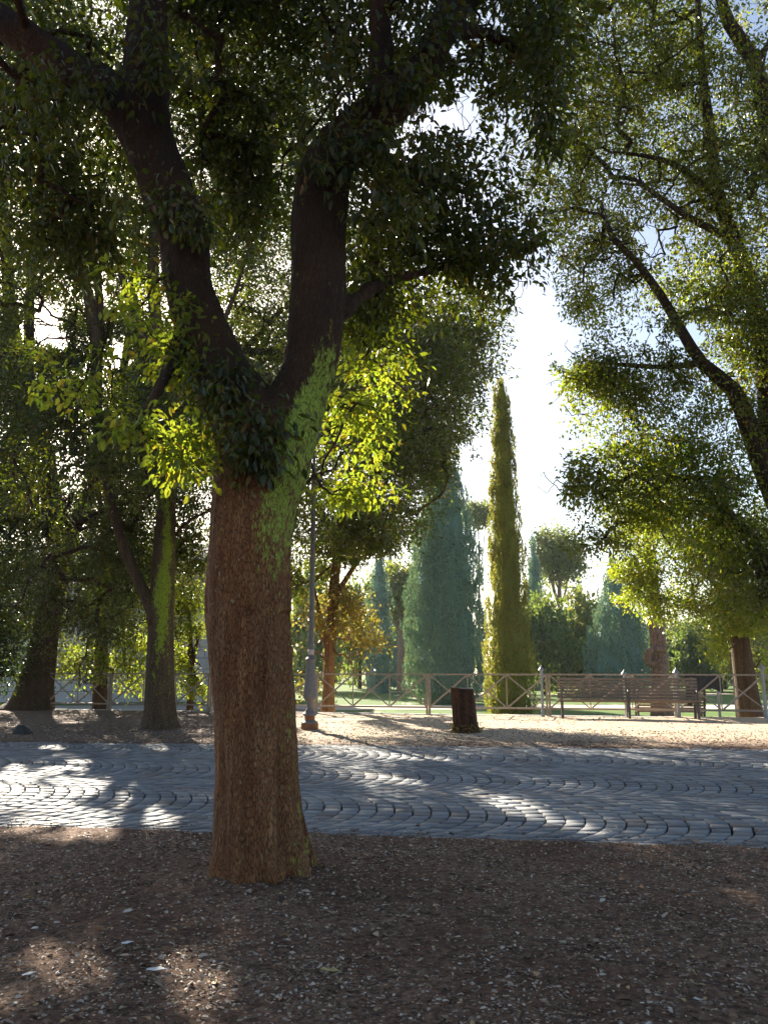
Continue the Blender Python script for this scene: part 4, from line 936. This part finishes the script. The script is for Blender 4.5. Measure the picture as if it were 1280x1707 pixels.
# ================================================================== street lamp
def lamp():
    g = ground(515, 1218); Yl = g.y + .15; x = g.x; r = empty('street_lamp', (x, Yl, 0), 'old cast-iron street lamp right of the big trunk, its head hidden in the leaves', 'street lamp')
    def L(name, prof, mat, n=20, par=None): mb = MB(); mb.lathe((x, Yl, 0), prof, n); return mb.build(name, mat, r, smooth=False, bevel=0)
    L('plinth', [(.175, -.08), (.175, .13), (.165, .14)], M['rust'], 8)
    L('base', [(.17, .14), (.165, .165), (.13, .18), (.115, .20)], M['lamp_iron'], 8)
    L('base_neck', [(.105, .195), (.10, .26), (.12, .285)], M['rust'], 8)
    L('moulding', [(.115, .28), (.145, .30), (.14, .325), (.115, .35), (.10, .37), (.085, .40), (.07, .43)], M['lamp_iron'])
    L('lower_shaft', [(.062, .42), (.062, .53), (.072, .56), (.125, .61), (.142, .67), (.14, .76), (.12, .95), (.1, 1.18), (.086, 1.31), (.084, 1.36), (.10, 1.385), (.115, 1.405), (.095, 1.43), (.07, 1.45), (.062, 1.49)], M['lamp_iron'], 24)
    L('pole', [(.06, 1.48), (.058, 1.72), (.064, 1.74), (.064, 1.76), (.056, 1.78), (.052, 3.0), (.046, 5.4), (.05, 5.42), (.05, 5.46), (.032, 5.5), (.03, 5.9), (.06, 5.95), (.09, 6.0)], M['lamp_iron'], 18)
    mb = MB(); mb.lathe((x, Yl, 1.50), [(.062, 0), (.062, .105)], 18); mb.build('sticker', M['sticker'], r, smooth=True)
    ln = L('lantern', [(.09, 6.0), (.12, 6.03), (.21, 6.42), (.25, 6.44), (.24, 6.47), (.08, 6.62), (.03, 6.66), (.035, 6.72), (.01, 6.78)], M['lamp_iron'], 6)
lamp()

# ================================================================== stump
def stump():
    g = ground(777, 1224); Ys = g.y + .22; r = empty('tree_stump', (g.x, Ys, 0), 'dark reddish waist-high tree stump with a grey sawn top, in the dirt across the road', 'tree stump')
    P = [(g.x + .03, Ys, -.06), (g.x + .03, Ys, .03), (g.x + .015, Ys, .2), (g.x - .005, Ys, .5), (g.x - .03, Ys, .78), (g.x - .03, Ys, .845)]
    Rr = [.31, .265, .23, .215, .218, .225]; P, Rr = resample(P, Rr, .04); mb = MB()
    mb.tube(P, Rr, 40, lobes=lambda a, i, p: 1 + .06 * math.sin(5 * a + 1) + .05 * math.sin(11 * a + p.z * 2) + .07 * noise.noise(Vector((math.cos(a) * 4, math.sin(a) * 4, p.z * 3))))
    mb.build('trunk', M['bark_stump'], r, smooth=True)
    mb = MB(); mb.tube([P[-1] + Vector((0, 0, -.01)), P[-1] + Vector((0, 0, .006))], [.212, .205], 40, lobes=lambda a, i, p: 1 + .04 * math.sin(5 * a + 1) + .03 * math.sin(11 * a + 1.7)); mb.build('sawn_top', M['cut_wood'], r)
    # sprouts at the base
    n = 260; a = rng.random(n) * 6.28; rr = .24 + rng.random(n) * .09; P3 = np.stack([g.x + .03 + np.cos(a) * rr, Ys + np.sin(a) * rr, rng.random(n) ** 2 * .16 + .02], 1)
    Lf = rng.uniform(.03, .06, n); V, F = leaves_mesh(P3, unit(rng.normal(size=(n, 3)) + np.array([0, 0, .6])), unit(rng.normal(size=(n, 3))), Lf, Lf * .25, True); mesh_np('sprouts', V, F, M['leaf_tan'], r)
stump()

# ================================================================== litter on the ground
def area_pts(n, y0, y1, margin=1.15, cond=None, power=1.0):
    y = y0 + (y1 - y0) * rng.random(n) ** power; x = (rng.random(n) * 2 - 1) * (y * .5 * margin + .3)
    k = np.ones(n, bool) if cond is None else cond(x, y)
    return x[k], y[k]
near = lambda x, y: (y < road_near(x) + .10 - .25 * (rng.random(len(x)) < .0)) 
edge = lambda x, y: rng.random(len(x)) < np.exp(-np.abs(y - road_near(x)) / .22)
def clump(x, y): return (vnoise(x, y, 1.7, 21) + vnoise(x, y, 5, 22) * .6) > (rng.random(len(x)) * 1.7 - 1.1)
def pebbles(name, x, y, size, mat, flat=.5):
    n = len(x); z = terrain(x, y); s = size * rng.uniform(.5, 1.6, n) ** 1.3
    base = np.array([(1, 0, 0), (.5, .87, 0), (-.5, .87, 0), (-1, 0, 0), (-.5, -.87, 0), (.5, -.87, 0), (.5, .2, .8), (-.45, .35, .85), (-.1, -.5, .8)], float)
    V = base[None] * (1 + .35 * rng.uniform(-1, 1, (n, 9, 1))) * s[:, None, None] * np.stack([rng.uniform(.6, 1.3, n), rng.uniform(.5, 1.0, n), rng.uniform(.5, 1.1, n) * flat], 1)[:, None, :]
    a = rng.random(n) * 6.28; c, q = np.cos(a)[:, None], np.sin(a)[:, None]
    Vx = V[..., 0] * c - V[..., 1] * q; Vy = V[..., 0] * q + V[..., 1] * c
    V = np.stack([Vx + x[:, None], Vy + y[:, None], V[..., 2] + z[:, None] - .1 * s[:, None]], -1).reshape(-1, 3)
    T = np.array([(0, 1, 6), (1, 2, 7), (1, 7, 6), (2, 3, 7), (3, 4, 8), (3, 8, 7), (4, 5, 8), (5, 0, 6), (5, 6, 8), (6, 7, 8)]); F = (np.arange(n)[:, None, None] * 9 + T[None]).reshape(-1, 3)
    return tag(mesh_np(name, V, F, mat), kind='stuff')
def flat_leaves(name, x, y, size, mat, lift=.004, lab=None):
    n = len(x); z = terrain(x, y); road = (y > road_near(x)) & (y < road_far(x)); z = np.where(road, .008, z) + lift + rng.random(n) * .004
    a = rng.random(n) * 6.28; D = unit(np.stack([np.cos(a), np.sin(a), rng.normal(size=n) * .16], 1)); Nn = unit(np.array([0, 0, 1.]) + rng.normal(size=(n, 3)) * .3)
    L = size * rng.uniform(.4, 1.3, n); V, F = leaves_mesh(np.stack([x, y, z], 1), D, Nn, L, L * rng.uniform(.14, .3, n), True)
    return tag(mesh_np(name, V, F, mat), kind='stuff')
def sticks(name, x, y, ln, mat):
    n = len(x); z = terrain(x, y) + .004; a = rng.random(n) * 6.28; L = ln * rng.uniform(.3, 1.5, n); D = np.stack([np.cos(a), np.sin(a), rng.normal(size=n) * .05], 1); Sd = np.stack([-np.sin(a), np.cos(a), 0 * a], 1)
    w = rng.uniform(.0006, .0016, n)[:, None]; c = np.stack([x, y, z], 1); up = np.array([0, 0, 1.])
    V = np.stack([c - Sd * w, c + Sd * w, c + up * w * 1.6, c + D * L[:, None] - Sd * w, c + D * L[:, None] + Sd * w, c + D * L[:, None] + up * w * 1.6], 1).reshape(-1, 3)
    b = np.arange(n)[:, None] * 6; F = np.concatenate([b + np.array(q) for q in ((0, 1, 4, 3), (1, 2, 5, 4), (2, 0, 3, 5))], 0)
    return tag(mesh_np(name, V, F, mat), kind='stuff')
x, y = area_pts(40000, 1.9, 6.9, cond=lambda x, y: near(x, y) & clump(x, y)); o = pebbles('gravel', x, y, .0062, M['pebble'])
x, y = area_pts(2200, 1.9, 6.9, cond=near); pebbles('gravel', x, y, .0095, M['pebble'])
x, y = area_pts(34000, 1.9, 6.9, cond=lambda x, y: near(x, y) & clump(x + 9, y)); flat_leaves('leaf_litter', x, y, .024, M['dead_leaf'])
x, y = area_pts(700, 1.9, 6.9, cond=near); flat_leaves('leaf_litter', x, y, .045, M['dead_leaf'], .008)
x, y = area_pts(14000, 1.9, 6.8, cond=near); sticks('twig_litter', x, y, .045, M['twig'])
x, y = area_pts(34000, 12, 22, cond=lambda x, y: (y > road_far(x) - .15) & (rng.random(len(x)) < np.where(y < road_far(x) + 3.6, 1, .25)) ); flat_leaves('leaf_litter', x, y, .045, M['dead_leaf'], .006)
x, y = area_pts(5000, 6, 13.2, cond=lambda x, y: (y > road_near(x)) & (rng.random(len(x)) < .04 + np.exp(-np.abs(y - road_near(x)) / .25) + np.exp(-np.abs(y - road_far(x)) / .5))); flat_leaves('leaf_litter', x, y, .045, M['dead_leaf'], .006)

def scrap(name, px, py, L, Wd, mat, label, cat, ang, curl=.25):
    g = ground(px, py); z = float(terrain(g.x, g.y)) + .008; V = []; nu, nv = 8, 4
    for i in range(nu + 1):
        for j in range(nv + 1):
            t = i / nu; s = j / nv * 2 - 1; w = Wd * (math.sin(math.pi * (t * .86 + .1)) ** .7)
            lx = (t - .5) * L; ly = s * w / 2; lz = z + curl * Wd * (s * s) * .4 + .05 * Wd * math.sin(t * 9 + s * 4) + .003; ly += .16 * Wd * math.sin(t * 11 + s); lx += .05 * L * math.sin(s * 5 + t * 7)
            V.append((g.x + lx * math.cos(ang) - ly * math.sin(ang), g.y + lx * math.sin(ang) + ly * math.cos(ang), lz))
    k = np.arange(len(V)).reshape(nu + 1, nv + 1); F = np.stack([k[:-1, :-1], k[1:, :-1], k[1:, 1:], k[:-1, 1:]], -1).reshape(-1, 4)
    o = mesh_np(name, np.array(V), F, mat, smooth=True, loc=(g.x, g.y, z)); md = o.modifiers.new('t', 'SOLIDIFY'); md.thickness = .0012; tag(o, label, cat); return o
scrap('fallen_leaf', 552, 1621, .095, .035, M['yleaf'], 'curled dry yellow leaf on the dirt at bottom centre', 'leaf', -.35, .18)
scrap('paper_scrap', 212, 1586, .05, .03, M['paper'], 'small bright white scrap at the edge of the sun patch, lower left', 'paper scrap', .5, .08)
scrap('paper_scrap', 262, 1628, .085, .035, M['paper'], 'white crumpled scrap inside the lower left sun patch', 'paper scrap', .1, .12)
scrap('paper_scrap', 48, 1642, .055, .022, M['paper'], 'white scrap near the bottom left corner', 'paper scrap', .8, .08)
mb = MB(); g = ground(847, 1502); P, Q = resample([(g.x - .07, g.y + .03, .02), (g.x, g.y, .018), (g.x + .06, g.y - .03, .02)], [.003, .004, .0035], .01); mb.tube(P, Q, 6)
tag(mb.build('stick', M['paper'], loc=(g.x, g.y, .02), smooth=True), 'thin pale stick lying on the dirt right of the trunk', 'stick')
mb = MB(); g = ground(38, 1225); mb.tube([(g.x, g.y, -.03), (g.x, g.y, .06), (g.x + .03, g.y, .13), (g.x + .05, g.y, .15)], [.16, .17, .11, .03], 9, lobes=lambda a, i, p: 1 + .25 * math.sin(2 * a + i) + .15 * math.sin(5 * a))
tag(mb.build('rock', M['rock'], loc=(g.x, g.y, 0)), 'small dark rock by the far road edge at the left', 'rock')

# ================================================================== air
def haze():
    m, nt, b, out = newmat('haze_air'); nt.nodes.remove(b)
    v = nt.nodes.new('ShaderNodeVolumePrincipled'); v.inputs['Color'].default_value = (.9, .95, 1, 1); v.inputs['Density'].default_value = .0003; v.inputs['Anisotropy'].default_value = .3
    nt.links.new(v.outputs[0], out.inputs['Volume'])
    mb = MB(); mb.box((0, 700, 14), (1960, 1500, 33)); tag(mb.build('haze', m), kind='stuff')
haze()
